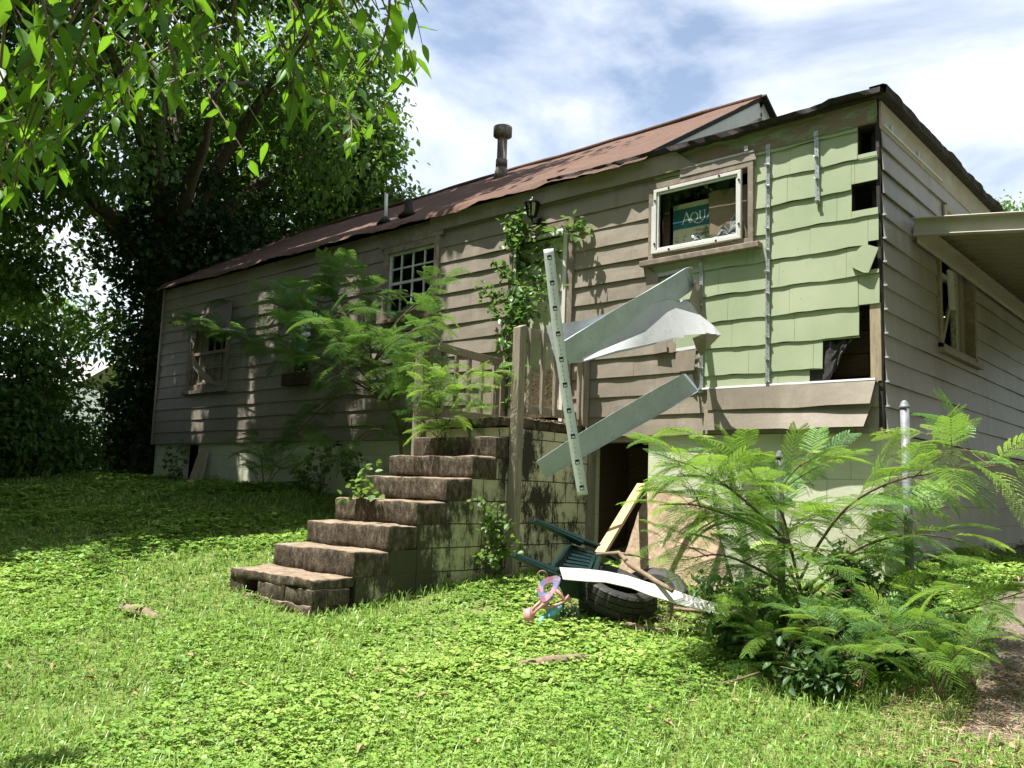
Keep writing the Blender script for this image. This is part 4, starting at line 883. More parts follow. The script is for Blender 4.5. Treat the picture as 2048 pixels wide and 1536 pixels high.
# railings
def railing(name, label, x, posts, ya, yb, zt_a, zt_b, zbot, nb, side, tall=None):
    r = thing(name, label, 'railing', (x, ya, zbot))
    for (px_, py_, z0_, z1_, w_) in posts:
        mb = MB(); mb.bb(px_-w_/2, px_+w_/2, py_-w_/2, py_+w_/2, z0_, z1_)
        V_ = mb.v; mb.v = [(a, b, c-(0.035 if (c > z1_-.01 and b < py_) else 0)) for a, b, c in V_]
        mb.build('post', 'grey_wood', r, bevel=0.004)
    mb = MB(); mb.beam((x, ya, zt_a-.03), (x, yb, zt_b-.03), 0.04, 0.085, (1, 0, 0)); mb.build('top_rail', 'grey_wood', r, bevel=0.003)
    mb = MB(); mb.beam((x, ya, zbot+.06), (x, yb, zbot+.06), 0.04, 0.085, (1, 0, 0)); mb.build('bottom_rail', 'grey_wood', r, bevel=0.003)
    for i in range(nb):
        t = (i+0.6)/nb; y = ya+(yb-ya)*t; zt = zt_a+(zt_b-zt_a)*t
        mb = MB(); mb.bb(x+side*0.022, x+side*0.058, y-.02, y+.02, zbot+.02, zt-.0)
        V_ = mb.v; lo_ = side > 0
        mb.v = [(a, b, c+(0.03 if (c < zbot+.1 and b > y) else 0)) for a, b, c in V_]
        mb.build('baluster', 'grey_wood', r, bevel=0.002)
    return r
railing('railing', 'grey weathered wood railing right of the door with a tall post', -3.05, [(-2.975, -1.20, -1.45, 1.0, 0.092), (-3.03, -0.10, 0.10, 0.96, 0.085)], -1.12, -0.12, 1.0, 0.96, 0.14, 5, 1)
railing('railing', 'grey weathered wood railing left of the landing behind the mimosa seedling', -4.2, [(-4.30, -1.22, -0.30, 0.97, 0.135), (-4.2, -0.12, 0.10, 0.88, 0.08)], -1.12, -0.12, 0.93, 0.88, 0.14, 5, -1)
# ------------------------------------------------------------------ loose hanging panels
def rib(stt, thick=0.003, rows=4, sub=6):
    """stations (topx,topy,depth, botx,boty,depth) resampled"""
    A = [D(a, b, c) for a, b, c, *_ in stt]; B = [D(*s[3:]) for s in stt]; ta = []; tb = []
    for i in range(len(stt)-1):
        for k in range(sub): t = k/sub; ta.append(A[i]*(1-t)+A[i+1]*t); tb.append(B[i]*(1-t)+B[i+1]*t)
    ta.append(A[-1]); tb.append(B[-1]); mb = MB(); mb.sheet(ta, tb, thick, rows); return mb
mb = rib([(1120, 688, 6.95, 1140, 728, 7.06), (1228, 620, 7.35, 1245, 662, 7.46), (1300, 579, 7.80, 1322, 624, 7.92), (1370, 538, 8.26, 1388, 578, 8.40)])
top = [D(*p) for p in ((1120, 688, 6.95), (1370, 538, 8.26))]; mb.beam(top[0], top[1], 0.012, 0.012, (0, 1, 0))
mb.sheet([D(1370, 536, 8.26), D(1377, 535, 8.25), D(1381, 534, 8.22)], [D(1388, 578, 8.40), D(1389, 577, 8.38), D(1390, 575, 8.33)], 0.003, 3)
free('torn_metal_sheet', mb, 'panel_back', 'upper long bare siding panel slanting down from the window to the perforated strip', 'siding panel', 'torn siding panels', loc=D(1380, 560, 8.3))
mb = rib([(1092, 652, 7.05, 1114, 728, 6.98), (1160, 640, 7.2, 1165, 722, 7.15), (1228, 620, 7.45, 1232, 705, 7.35), (1290, 608, 7.75, 1290, 692, 7.55), (1340, 598, 8.0, 1345, 678, 7.8), (1362, 604, 8.2, 1368, 674, 7.9)], rows=6)
mb.v = [tuple(np.array(v)+np.array([0, 0, 0.012*sn(v[0]*3, 2)])) for v in mb.v]
free('torn_metal_sheet', mb, 'panel_white', 'wide pale siding panel behind the upper slanting one', 'siding panel', 'torn siding panels', loc=D(1300, 650, 7.7))
mb = rib([(1165, 716, 7.06, 1168, 722, 7.04), (1228, 690, 7.25, 1232, 702, 7.20), (1290, 664, 7.46, 1292, 690, 7.41), (1335, 624, 7.68, 1345, 676, 7.57), (1352, 616, 7.74, 1372, 670, 7.64), (1400, 630, 7.80, 1408, 668, 7.68), (1428, 652, 7.80, 1430, 668, 7.72), (1441, 668, 7.8, 1441, 672, 7.76)], rows=6)
flat(mb, [D(*p) for p in ((1441, 670, 7.76), (1412, 666, 7.68), (1385, 676, 7.9), (1392, 696, 8.1), (1402, 712, 8.12), (1412, 700, 7.95))], 0.004, 1)
free('torn_metal_sheet', mb, ['panel_white', 'siding_paint'], 'crumpled pale siding panel curling into a dark fold at its right end', 'siding panel', 'torn siding panels', loc=D(1380, 660, 7.7))
mb = MB(); flat(mb, [D(*p) for p in ((1391, 560, 8.32), (1407, 568, 8.35), (1405, 642, 8.33), (1377, 622, 8.2), (1378, 602, 8.2))], 0.003)
flat(mb, [D(*p) for p in ((1362, 600, 8.22), (1380, 602, 8.22), (1405, 642, 8.3), (1400, 640, 8.25), (1350, 622, 8.0))], 0.003, 1)
free('siding_scrap', mb, ['siding_paint', 'panel_white'], 'small upright tan scrap of torn siding right of the slanting panels', 'siding scrap', loc=D(1395, 600, 8.3))
mb = rib([(1073, 923, 7.30, 1092, 956, 7.38), (1150, 872, 7.45, 1172, 910, 7.52), (1240, 818, 7.7, 1262, 860, 7.78), (1310, 778, 7.92, 1330, 822, 8.0), (1366, 748, 8.15, 1396, 783, 8.22)])
mb.sheet([D(1366, 748, 8.15), D(1372, 748, 8.2)], [D(1396, 783, 8.22), D(1398, 780, 8.28)], 0.003, 2)
top = [D(*p) for p in ((1092, 956, 7.36), (1172, 910, 7.50), (1262, 860, 7.76), (1330, 822, 7.98), (1396, 783, 8.2))]; mb.tube(top, 0.004, 6)
flat(mb, [D(*p) for p in ((1372, 752, 8.3), (1384, 748, 8.3), (1391, 772, 8.28), (1386, 776, 8.25))], 0.003, 1)
free('torn_metal_sheet', mb, ['panel_back', 'panel_white'], 'lower grey siding panel slanting down in front of the block landing wall', 'siding panel', 'torn siding panels', loc=D(1390, 770, 8.2))
# hanging perforated strip
a, b = D(1097, 498, 6.85), D(1166, 990, 6.75); dd = (b-a); Ls = np.linalg.norm(dd); dd /= Ls; sd_ = RT-dd*(RT@dd); sd_ /= np.linalg.norm(sd_); nn = np.cross(dd, sd_)
nn = nn if nn@FW < 0 else -nn
mb = MB(); W_ = 0.04
bow = lambda t: -sd_*0.02*math.sin(math.pi*t)
seg_pts = [a+dd*Ls*t+bow(t) for t in np.linspace(0, 1, 60)]
mb.sheet([p-sd_*W_ for p in seg_pts], [p+sd_*W_ for p in seg_pts], 0.003, 1)
for s__ in (-1, 1): mb.sheet([p+sd_*W_*s__ for p in seg_pts], [p+sd_*W_*s__-nn*0.012 for p in seg_pts], 0.003, 1)
for i in range(10):
    t = (0.035+i*0.104); c = a+dd*Ls*t+bow(t)
    R_ = np.stack([sd_, dd, nn], 1); mb.box(c+nn*0.003, (0.017, 0.019, 0.0015), R_, 1); mb.box(c+nn*0.006+dd*0.006, (0.011, 0.007, 0.005), R_, 0)
    for k in range(1, 5): mb.box(c+dd*(0.02+k*0.036)+nn*0.0025, (0.0028, 0.004, 0.0008), R_, 1)
free('perforated_strip', mb, ['sunlit_metal', 'black'], 'long perforated metal strip, coloured bright as if sunlit, hanging in front of the door and landing', 'metal strip', loc=a)
# ------------------------------------------------------------------ spigot, boards at the left vent
mb = MB(); c = FR(684, 890, 0.0); mb.tube([c, c+np.array([0, -.10, 0]), c+np.array([-.01, -.14, -.04])], [.014, .016, .012], 8); mb.tube([c+np.array([0, -.08, 0]), c+np.array([0, -.08, .04])], .006, 6); mb.tube([c+np.array([-.03, -.08, .045]), c+np.array([.03, -.08, .045])], .012, 6)
free('garden_spigot', mb, 'lantern_black', 'dark garden spigot sticking out of the foundation', 'spigot', loc=c)
for i, (xb, xt, w_, lb) in enumerate(((380, 405, .17, 'wider grey board leaning beside the left vent hole'), (398, 413, .10, 'narrow grey board leaning right of the wider one'))):
    mb = MB(); pb = P(xb, 972, 1, -0.34); pt_ = P(xt, 900+i*3, 1, -0.06); mb.beam(pb, pt_, w_, 0.025, (1, 0, 0))
    free('leaning_board', mb, 'old_wood', lb, 'board', 'boards leaning by the vent', loc=pb, bevel=0.003)
# ------------------------------------------------------------------ fence posts
simple('shaded_pole', (0.09, 0.10, 0.10), 0.75, 0.3, 22, dirt=(0.14, 0.12, 0.10), dirt_amt=(0.5, 0.75))  # darker copy of the post metal, shade painted into the colour
def galv_post(px_, py_, depth, r, label, name='fence_post', mat='galv_pole'):
    t = D(px_, py_, depth); zb = gz(t[0], t[1])-.1; o = thing(name, label, 'fence post', (t[0], t[1], zb))
    mb = MB(); mb.tube([(t[0]+0.02, t[1], zb), (t[0], t[1], t[2])], r, 16); mb.build('pole', mat, o)
    mb = MB(); mb.tube([(t[0], t[1], t[2]-.02), (t[0], t[1], t[2]), (t[0], t[1], t[2]+.002), (t[0], t[1], t[2]+.02), (t[0], t[1], t[2]+.036), (t[0], t[1], t[2]+.042)], [r*1.12, r*1.14, r*1.0, r*.9, r*.5, r*.1], 16); mb.build('cap', mat, o)
galv_post(1809, 812, 6.1, 0.030, 'tall galvanised fence post with domed cap at the house corner')
galv_post(1559, 912, 6.5, 0.029, 'fence post half hidden in the large mimosa, coloured dark for shade', mat='shaded_pole')
# ------------------------------------------------------------------ junk pile
def tire(label, c, nrm, R0=0.32, r0=0.105, wid=0.105):
    nrm = np.array(nrm, float); nrm /= np.linalg.norm(nrm); a = np.cross(nrm, (0, 0, 1)); a /= np.linalg.norm(a); b = np.cross(nrm, a); c = np.array(c, float)
    t = thing('car_tire', label, 'tire', c, 'old tires in the junk pile')
    prof = [(-.75, .60), (-.95, .70), (-1.0, .82), (-.93, .92), (-.78, .985), (-.76, .985), (-.70, .955), (-.67, .985), (-.3, 1.0), (-.28, .965), (-.22, .965), (-.20, 1.0), (.2, 1.0), (.22, .965), (.28, .965), (.3, 1.0), (.67, .985), (.70, .955), (.76, .985), (.78, .985), (.93, .92), (1, .82), (.95, .70), (.75, .60), (.65, .63), (.85, .8), (.7, .93), (-.7, .93), (-.85, .8), (-.65, .63)]
    N = 96; V_ = []; m = len(prof)
    for i in range(N):
        th = 2*math.pi*i/N; e = a*math.cos(th)+b*math.sin(th)
        for (u, v) in prof:
            rr = v
            if v > .97 and i % 4 == 0: rr = v-.022
            V_.append(c+e*R0*rr+nrm*u*wid)
    F_ = [(i*m+k, i*m+(k+1) % m, ((i+1) % N)*m+(k+1) % m, ((i+1) % N)*m+k) for i in range(N) for k in range(m)]
    mb = MB(); mb.add(V_, F_); mb.build('tread_and_walls', 'rubber', t); return t
c1 = D(1226, 1182, 6.95); tire('worn tire lying tilted under the white board', c1, (0.28*RT-0.42*FW*0+np.array([0, 0, 1])*1.0-0.30*FW))
c0 = D(1235, 1222, 7.0); tire('lowest tire flat on the ground in shadow', (c0[0], c0[1], gz(c0[0], c0[1])+0.10), (0.05, 0.02, 1))
c2 = D(1302, 1205, 7.35); tire('tire propped upright behind the white board showing its tread', c2, (-0.30*RT-0.55*FW+np.array([0, 0, .75])), R0=0.33)
# white board
mb = rib([(1119, 1135, 6.65, 1126, 1159, 6.6), (1160, 1137, 6.62, 1172, 1163, 6.57), (1212, 1143, 6.6, 1212, 1165, 6.55), (1255, 1152, 6.55, 1262, 1176, 6.48), (1300, 1166, 6.45, 1300, 1191, 6.4), (1350, 1182, 6.4, 1352, 1207, 6.33), (1412, 1202, 6.3, 1412, 1224, 6.25), (1480, 1223, 6.2, 1462, 1238, 6.15)], 0.016, 2)
free('white_board', mb, 'white_paint', 'long bowed white board lying across the tires', 'board', loc=D(1300, 1180, 6.4))
# lumber
a = D(1200, 1108, 7.05); b = P(1283, 970, 1, -0.10)
mb = MB(); mb.beam(a, b, 0.085, 0.038, (1, .3, 0)); free('lumber_stud', mb, 'new_wood', 'yellow two by four leaning against the crawl space opening', 'lumber', loc=a, bevel=0.003)
# fibre board leaning on the foundation
tl = P(1297, 972, 1, -0.06); tr = P(1425, 985, 1, -0.06)
bl = np.array([-2.22, -0.62, gz(-2.2, -.6)]); br_ = np.array([-1.0, -0.62, gz(-1.0, -.6)])
mb = MB(); n = 16; T_ = []; B_ = []
for i in range(n):
    t = i/(n-1); p = tl*(1-t)+tr*t+np.array([0, -.02*math.sin(3*t), -0.20*t*t+0.015*sn(i, 3)]); q_ = bl*(1-t)+br_*t+np.array([0, 0.02*sn(i, 6), 0]); T_.append(p); B_.append(q_)
mb.sheet(T_, B_, 0.02, 14)
mb.v = [tuple(np.array(v)+np.array([0, 0.012*sn(v[0]*6+v[2]*8, 3), 0])) for v in mb.v]
free('fiber_board', mb, 'fiberboard', 'rough straw brown fiber board leaning on the pale foundation', 'board', loc=bl)
# green plastic chair, overturned
ch = thing('plastic_chair', 'overturned dark green plastic chair with its legs in the air', 'chair', D(1150, 1150, 6.9))
s0, s1, s2, s3 = D(1146, 1078, 7.1), D(1203, 1098, 7.2), D(1186, 1150, 6.75), D(1098, 1142, 6.65)
mb = MB(); cen = (s0+s1+s2+s3)/4; nn = np.cross(s1-s0, s3-s0); nn /= np.linalg.norm(nn); nn = nn if nn@FW < 0 else -nn
def q4(u, v): return (s0*(1-u)+s1*u)*(1-v)+(s3*(1-u)+s2*u)*v
mb.sheet([q4(u, 0.12)-nn*.02 for u in np.linspace(.08, .92, 8)], [q4(u, .95)-nn*.02 for u in np.linspace(.08, .92, 8)], 0.006, 8)
for k in range(7):
    v = 0.2+k*0.11; mb.beam(q4(.2, v)-nn*.012, q4(.8, v)-nn*.012, 0.028, 0.010, s3-s0)
mb.build('seat', 'green_plastic', ch)
mb = MB()
for (p, q_) in ((s0, s1), (s1, s2), (s2, s3), (s3, s0)): mb.beam(p+nn*.012, q_+nn*.012, 0.05, 0.03, nn)
mb.build('seat_rim', 'green_plastic', ch, bevel=0.008)
for (p, q_) in ((D(1162, 1082, 7.08), D(1068, 1041, 6.85)), (D(1110, 1146, 6.62), D(1027, 1110, 6.45)), (D(1196, 1096, 7.2), D(1232, 1118, 7.3))):
    mb = MB(); sdv = np.cross(q_-p, nn); mb.beam(p, q_, 0.085, 0.05, sdv, w2=0.038, t2=0.03); mb.beam(p+nn*.02, q_+nn*.012, 0.03, 0.02, sdv, w2=0.015, t2=0.012); mb.build('leg', 'green_plastic', ch, bevel=0.006)
mb = MB(); b0, b1, b2, b3 = D(1108, 1150, 6.62), D(1160, 1155, 6.72), D(1168, 1200, 6.78), D(1128, 1192, 6.66); flat(mb, [b0, b1, b2, b3], 0.008)
for k in range(3): mb.beam(b0*(1-.2-k*.25)+b1*(.2+k*.25), b3*(1-.2-k*.25)+b2*(.2+k*.25), 0.02, 0.016, b1-b0)
mb.build('backrest', 'green_plastic', ch, bevel=0.003)
# pink toy
MATS['toy_print'] = None
def toy_print():
    m, t, b = new_mat('toy_print'); v = NN(t, 'ShaderNodeTexVoronoi'); v.inputs['Scale'].default_value = 26; c0_ = NN(t, 'ShaderNodeTexCoord'); t.links.new(c0_.outputs['Object'], v.inputs['Vector'])
    c = ramp(t, [(0.2, (0.38, 0.14, 0.22)), (0.45, (0.42, 0.28, 0.33)), (0.6, (0.33, 0.24, 0.46)), (0.72, (0.12, 0.22, 0.42)), (0.8, (0.55, 0.30, 0.40))], v.outputs['Color'])
    t.links.new(c, b.inputs['Base Color']); b.inputs['Roughness'].default_value = 0.4; MATS['toy_print'] = m
toy_print()
ty = thing('toy_stroller', 'faded pink plastic toy stroller tipped over beside the tires', 'toy', D(1085, 1230, 6.5))
mb = MB(); cc = D(1097, 1176, 6.45); e1 = (D(1120, 1152, 6.45)-cc); e2 = (D(1112, 1200, 6.4)-cc)*0.75; V_ = []; N = 28
nrm_ = np.cross(e1, e2); nrm_ /= np.linalg.norm(nrm_)
ring = []
for i in range(N):
    th = 2*math.pi*i/N; e = (e1*math.cos(th)+e2*math.sin(th))*(.86+.10*math.sin(3*th+1)); V_ += [cc+e*0.40+nrm_*.008, cc+e+nrm_*.012*math.cos(2*th), cc+e-nrm_*.016, cc+e*0.45-nrm_*.012]
mb.add(V_, [(i*4+k, i*4+(k+1) % 4, ((i+1) % N)*4+(k+1) % 4, ((i+1) % N)*4+k) for i in range(N) for k in range(4)]); mb.build('tray', 'toy_print', ty)
mb = MB()
for pth, r in (([(1090, 1195, 6.45), (1068, 1215, 6.42), (1055, 1232, 6.4)], .011), ([(1105, 1196, 6.42), (1088, 1208, 6.42), (1076, 1218, 6.42), (1064, 1230, 6.4)], .012),
               ([(1112, 1180, 6.5), (1122, 1192, 6.5), (1130, 1202, 6.5), (1118, 1209, 6.48), (1098, 1215, 6.46), (1078, 1214, 6.44)], .013), ([(1130, 1202, 6.5), (1136, 1192, 6.5), (1140, 1205, 6.52)], .012), ([(1112, 1178, 6.55), (1130, 1196, 6.56)], .008)):
    mb.tube([D(*p) for p in pth], r, 8)
mb.build('frame_tubes', 'pink_plastic', ty)
mb = MB(); a_ = D(1052, 1222, 6.4); b_ = D(1066, 1243, 6.38); c = (a_+b_)/2; ax_ = RT*.9-FW*.3+np.array([0, 0, .25]); ax_ /= np.linalg.norm(ax_)
mb.tube([c-ax_*.03, c-ax_*.028, c+ax_*.02, c+ax_*.026, c+ax_*.024, c-ax_*.02], [.03, .058, .062, .055, .045, .02], 18); mb.build('wheel', 'pink_plastic', ty)
mb = MB(); cc = D(1084, 1151, 6.5); mb.tube([cc+RT*.035*math.cos(t)+UP*.035*math.sin(t)+FW*.01*math.cos(t) for t in np.linspace(0, 2*math.pi, 20)], .007, 6, cap=False); mb.build('wheel', 'dead_wood', ty, label='bare dirty ring of a lost wheel')
tb = thing('toy_bat', 'pale blue plastic toy bat lying in the weeds below the pink stroller', 'toy', D(1075, 1262, 6.4))
mb = MB(); mb.tube([D(1061, 1281, 6.33), D(1072, 1258, 6.36), D(1082, 1240, 6.4), D(1087, 1232, 6.42)], [.014, .020, .022, .012], 10); mb.build('handle', 'blue_plastic', tb)
mb = MB(); mb.tube([D(1088, 1252, 6.5), D(1097, 1240, 6.5), D(1104, 1224, 6.5), D(1120, 1212, 6.55)], [.02, .036, .04, .03], 12); mb.build('barrel', 'blue_plastic', tb)
mb = MB()
for i in range(26):
    p = D(random.uniform(1118, 1150), random.uniform(1205, 1262), 6.6); q_ = p+np.array([random.uniform(-.05, .05), random.uniform(-.05, .05), random.uniform(-.1, .02)]); mb.tube([p, (p+q_)/2+np.array([.01, 0, .02]), q_], random.uniform(.004, .016), 5)
free('ragged_cloth', mb, 'cloth_dark', 'ragged dark cloth and straps hanging at the left of the tires', 'rag', loc=D(1135, 1230, 6.6))
# sticks and logs
def stick(name, label, pts, rad, mat='dead_wood', cat='stick', group='fallen sticks and logs', extra=None):
    mb = MB(); P_ = []; R_ = []
    for i in range(len(pts)-1):
        for k in range(4):
            t = k/4; P_.append(pts[i]*(1-t)+pts[i+1]*t+np.array([random.uniform(-1, 1)*.3, random.uniform(-1, 1)*.3, random.uniform(-1, 1)*.3])*rad[i]*.5); R_.append(rad[i]*(1-t)+rad[i+1]*t)
    P_.append(pts[-1]); R_.append(rad[-1]); mb.tube(P_, R_, 9, jag=0.12)
    if extra:
        for e in extra: mb.tube(e[0], e[1], 7, jag=0.1)
    return free(name, mb, mat, label, cat, group, loc=pts[0])
def G(px_, py_, lift=0.03):
    """the point of the lawn seen at that pixel"""
    d = ray(px_, py_); t = 1.0
    for _ in range(400):
        p = CAM+d*t; h_ = p[2]-gz(p[0], p[1])
        if h_ < lift: return p
        t += max(0.01, h_*0.6)
    return p
stick('forked_stick', 'forked bare stick lying over the upright tire and white board', [D(1193, 1109, 6.9), D(1238, 1106, 6.85), D(1258, 1128, 6.7), D(1300, 1155, 6.5), D(1345, 1182, 6.3)], [.014, .017, .019, .019, .017], extra=[([D(1240, 1107, 6.85), D(1275, 1112, 6.9), D(1300, 1120, 6.95)], [.012, .008, .004])])
stick('log', 'thick pale log lying in the front lawn', [G(1035, 1330), G(1085, 1326, .045), G(1140, 1320, .045), G(1190, 1318)], [.022, .036, .038, .026], cat='log')
stick('fallen_stick', 'bent light stick in the grass below the tires', [G(1252, 1250, .05), G(1290, 1258, .05), G(1345, 1262, .03)], [.026, .022, .018])
stick('fallen_stick', 'brown stick left of the bent light stick', [G(1190, 1283), G(1225, 1276, .05), G(1262, 1272)], [.012, .022, .016], mat='bark')
stick('fallen_stick', 'stub standing in the grass right of the log', [G(1258, 1310, .0), G(1260, 1290, .06)], [.028, .024])
stick('fallen_stick', 'thin stick lying in shade right of the tires', [D(1348, 1217, 6.5), D(1400, 1222, 6.4), D(1462, 1221, 6.2)], [.015, .013, .007], extra=[([D(1340, 1207, 6.4), D(1345, 1212, 6.42), D(1340, 1240, 6.4)], [.01, .01, .008])])
stick('fallen_stick', 'stick under the mimosa behind the white board end', [D(1420, 1200, 6.8), D(1435, 1185, 6.9), D(1450, 1178, 7)], [.014, .016, .014])
stick('fallen_stick', 'arched twig at the left foot of the large mimosa', [G(1400, 1365), G(1440, 1368, .04), G(1480, 1358, .08), G(1520, 1345, .12)], [.008, .009, .008, .007], mat='twig_brown')
stick('rotten_log', 'rotten pinkish log chunk sunk in the left lawn', [G(243, 1216), G(275, 1222, .05), G(322, 1240, .03)], [.035, .05, .035], cat='log')
stick('fallen_stick', 'long thin dry stalk in the grass left of the log end', [G(1050, 1308), G(1100, 1302, .05), G(1180, 1290, .04), G(1230, 1297)], [.004, .005, .005, .004])
# ------------------------------------------------------------------ plants
def mimosa_leaf(L, npairs, nleaf, plen, droop, rs):
    """bipinnate leaf along +x, flat in xy, returns leaflet arrays and rachis points"""
    ps, ds, ns, Ls, Ws = [], [], [], [], []
    pts = []; 
    def rc(t): return np.array([L*t*(1-0.10*droop*t), 0, 0.10*L*t-droop*L*0.75*t*t])
    for i in range(npairs):
        t = 0.18+0.82*(i+0.5)/npairs; base = rc(t); tg = rc(min(1, t+.03))-rc(t-.03); tg /= np.linalg.norm(tg)
        pl = plen*(0.55+0.45*math.sin(math.pi*(0.15+0.75*t)))*(0.9 if t > .9 else 1)
        for s_ in (-1, 1):
            ang = math.radians(62-22*t+rs.uniform(-5, 5)); ex = tg*math.cos(ang)+np.array([0, s_, 0])*math.sin(ang); dz = -0.12-rs.uniform(0, .12)*droop
            up = np.array([0, 0, 1.0]); sidev = np.cross(up, ex); sidev /= np.linalg.norm(sidev)
            for k in range(nleaf):
                u = (k+0.6)/nleaf; c = base+ex*pl*u+up*(dz*pl*u*u+0.02*pl)
                ll = plen*0.095*(1.0 if u < .8 else 1.0-.5*(u-.8)/.2)
                for q_ in (-1, 1):
                    d_ = ex*0.5+sidev*q_*0.86; ps.append(c); ds.append(d_+up*rs.uniform(-.25, .05)); ns.append(up+sidev*q_*0.15+np.array([rs.uniform(-.2, .2), rs.uniform(-.2, .2), 0])); Ls.append(ll); Ws.append(plen/nleaf*0.74)
    return (np.array(ps), np.array(ds), np.array(ns), np.array(Ls), np.array(Ws), [rc(t) for t in (0, .3, .6, 1)])
def mimosa_protos(npairs, nleaf, seed):
    rs = random.Random(seed); return [mimosa_leaf(1.0, npairs+rs.randint(-1, 1), nleaf, 0.42*rs.uniform(.9, 1.1), dr, rs) for dr in (0.2, 0.45, 0.7, 0.95, 0.35)]
MP_HI = mimosa_protos(10, 13, 1); MP_LO = mimosa_protos(10, 10, 2)
def mimosa(name, label, base, branches, leafL, spacing=0.07, protos=MP_LO, rad=0.012, group=None, mat='leaf_mimosa', cat='mimosa', start=0.25, side=1):
    root = thing(name, label, cat, base, group); rs = random.Random(len(label)*7)
    sm = MB(); VV = []; FF = []; RR = []; nv = 0; Rm = MB()
    more = []
    for br in branches:      # side shoots
        P_ = [np.array(p, float) for p in br[0]]
        for k in range(len(P_)-1):
            for q_ in range(side):
                t = rs.uniform(.2, .9); o_ = P_[k]*(1-t)+P_[k+1]*t; a_ = rs.uniform(0, 6.28); l_ = leafL*rs.uniform(.9, 1.5)
                if np.linalg.norm(o_-np.array(base)) < leafL*1.6: continue
                dv_ = np.array([math.cos(a_), math.sin(a_), rs.uniform(.1, .6)]); more.append(([o_, o_+dv_*l_*.5+np.array([0, 0, .05*l_]), o_+dv_*l_], br[1] if len(br) > 1 else 1.0, .3, .35))
    for bi, br in enumerate(list(branches)+more):
        pts = [np.array(p, float) for p in br[0]]; sc = br[1] if len(br) > 1 else 1.0; st_ = br[2] if len(br) > 2 else start
        # smooth resample
        seg = []
        for i in range(len(pts)-1):
            p0_, p1_, p2_, p3_ = pts[max(i-1, 0)], pts[i], pts[i+1], pts[min(i+2, len(pts)-1)]
            for k in range(8):
                t = k/8; seg.append(0.5*((2*p1_)+(-p0_+p2_)*t+(2*p0_-5*p1_+4*p2_-p3_)*t*t+(-p0_+3*p1_-3*p2_+p3_)*t**3))
        seg.append(pts[-1]); n = len(seg); rr = [rad*(1-0.8*i/n)*(1.0 if len(br) < 4 else br[3]) for i in range(n)]
        sm.tube(seg, rr, 7)
        cum = np.concatenate([[0], np.cumsum([np.linalg.norm(seg[i+1]-seg[i]) for i in range(n-1)])]); tot = cum[-1]
        s = tot*st_; phi = rs.uniform(0, 6.28); first = True
        while s < tot+0.001:
            i = min(np.searchsorted(cum, s), n-1); p = seg[i]; d = seg[min(i+1, n-1)]-seg[max(i-1, 0)]; d = d/(np.linalg.norm(d)+1e-9)
            frac = s/tot; phi += math.pi*0.92+rs.uniform(-.4, .4)
            a_ = np.cross(d, (0, 0, 1)); a_ = a_/(np.linalg.norm(a_)+1e-9) if np.linalg.norm(a_) > .15 else np.array([1.0, 0, 0]); b_ = np.cross(a_, d)
            ex = a_*math.cos(phi)+b_*math.sin(phi)*0.6+d*(0.45+0.5*frac)+np.array([0, 0, 0.15])
            ex = ex/np.linalg.norm(ex); 
            if ex[2] < -0.35: ex[2] = -0.2; ex /= np.linalg.norm(ex)
            yv = np.cross((0, 0, 1), ex); yv /= np.linalg.norm(yv)+1e-9; zv = np.cross(ex, yv); roll = rs.uniform(-.35, .35); yv, zv = yv*math.cos(roll)+zv*math.sin(roll), zv*math.cos(roll)-yv*math.sin(roll)
            R_ = np.stack([ex, yv, zv], 1); Lf = leafL*sc*rs.uniform(.75, 1.15)*(0.6 if frac > .93 else 1)
            pr_ = rs.choice(protos); V6, F6 = leaf_arrays(p+(pr_[0]*Lf)@R_.T, pr_[1]@R_.T, pr_[2]@R_.T, pr_[3]*Lf, pr_[4]*Lf, 0.1, 0.05)
            VV.append(V6); FF.append(F6+nv); nv += len(V6); tone = min(1, max(0, rs.gauss(0.42+0.35*(frac > .85), .2))); RR.append(np.clip(np.repeat(tone+rng.normal(0, .05, len(V6)//6), 6), 0, 1))
            Rm.tube([p+(np.array(q_)*Lf)@R_.T for q_ in pr_[5]], [.0022, .0016, .0012, .0006], 4, cap=False)
            s += spacing*rs.uniform(.8, 1.25)
    sm.build('stem', 'twig_brown', root); np_mesh('foliage', np.concatenate(VV), np.concatenate(FF), mat, root, np.concatenate(RR)); Rm.build('leaf_stalks', 'twig_green', root)
    return root
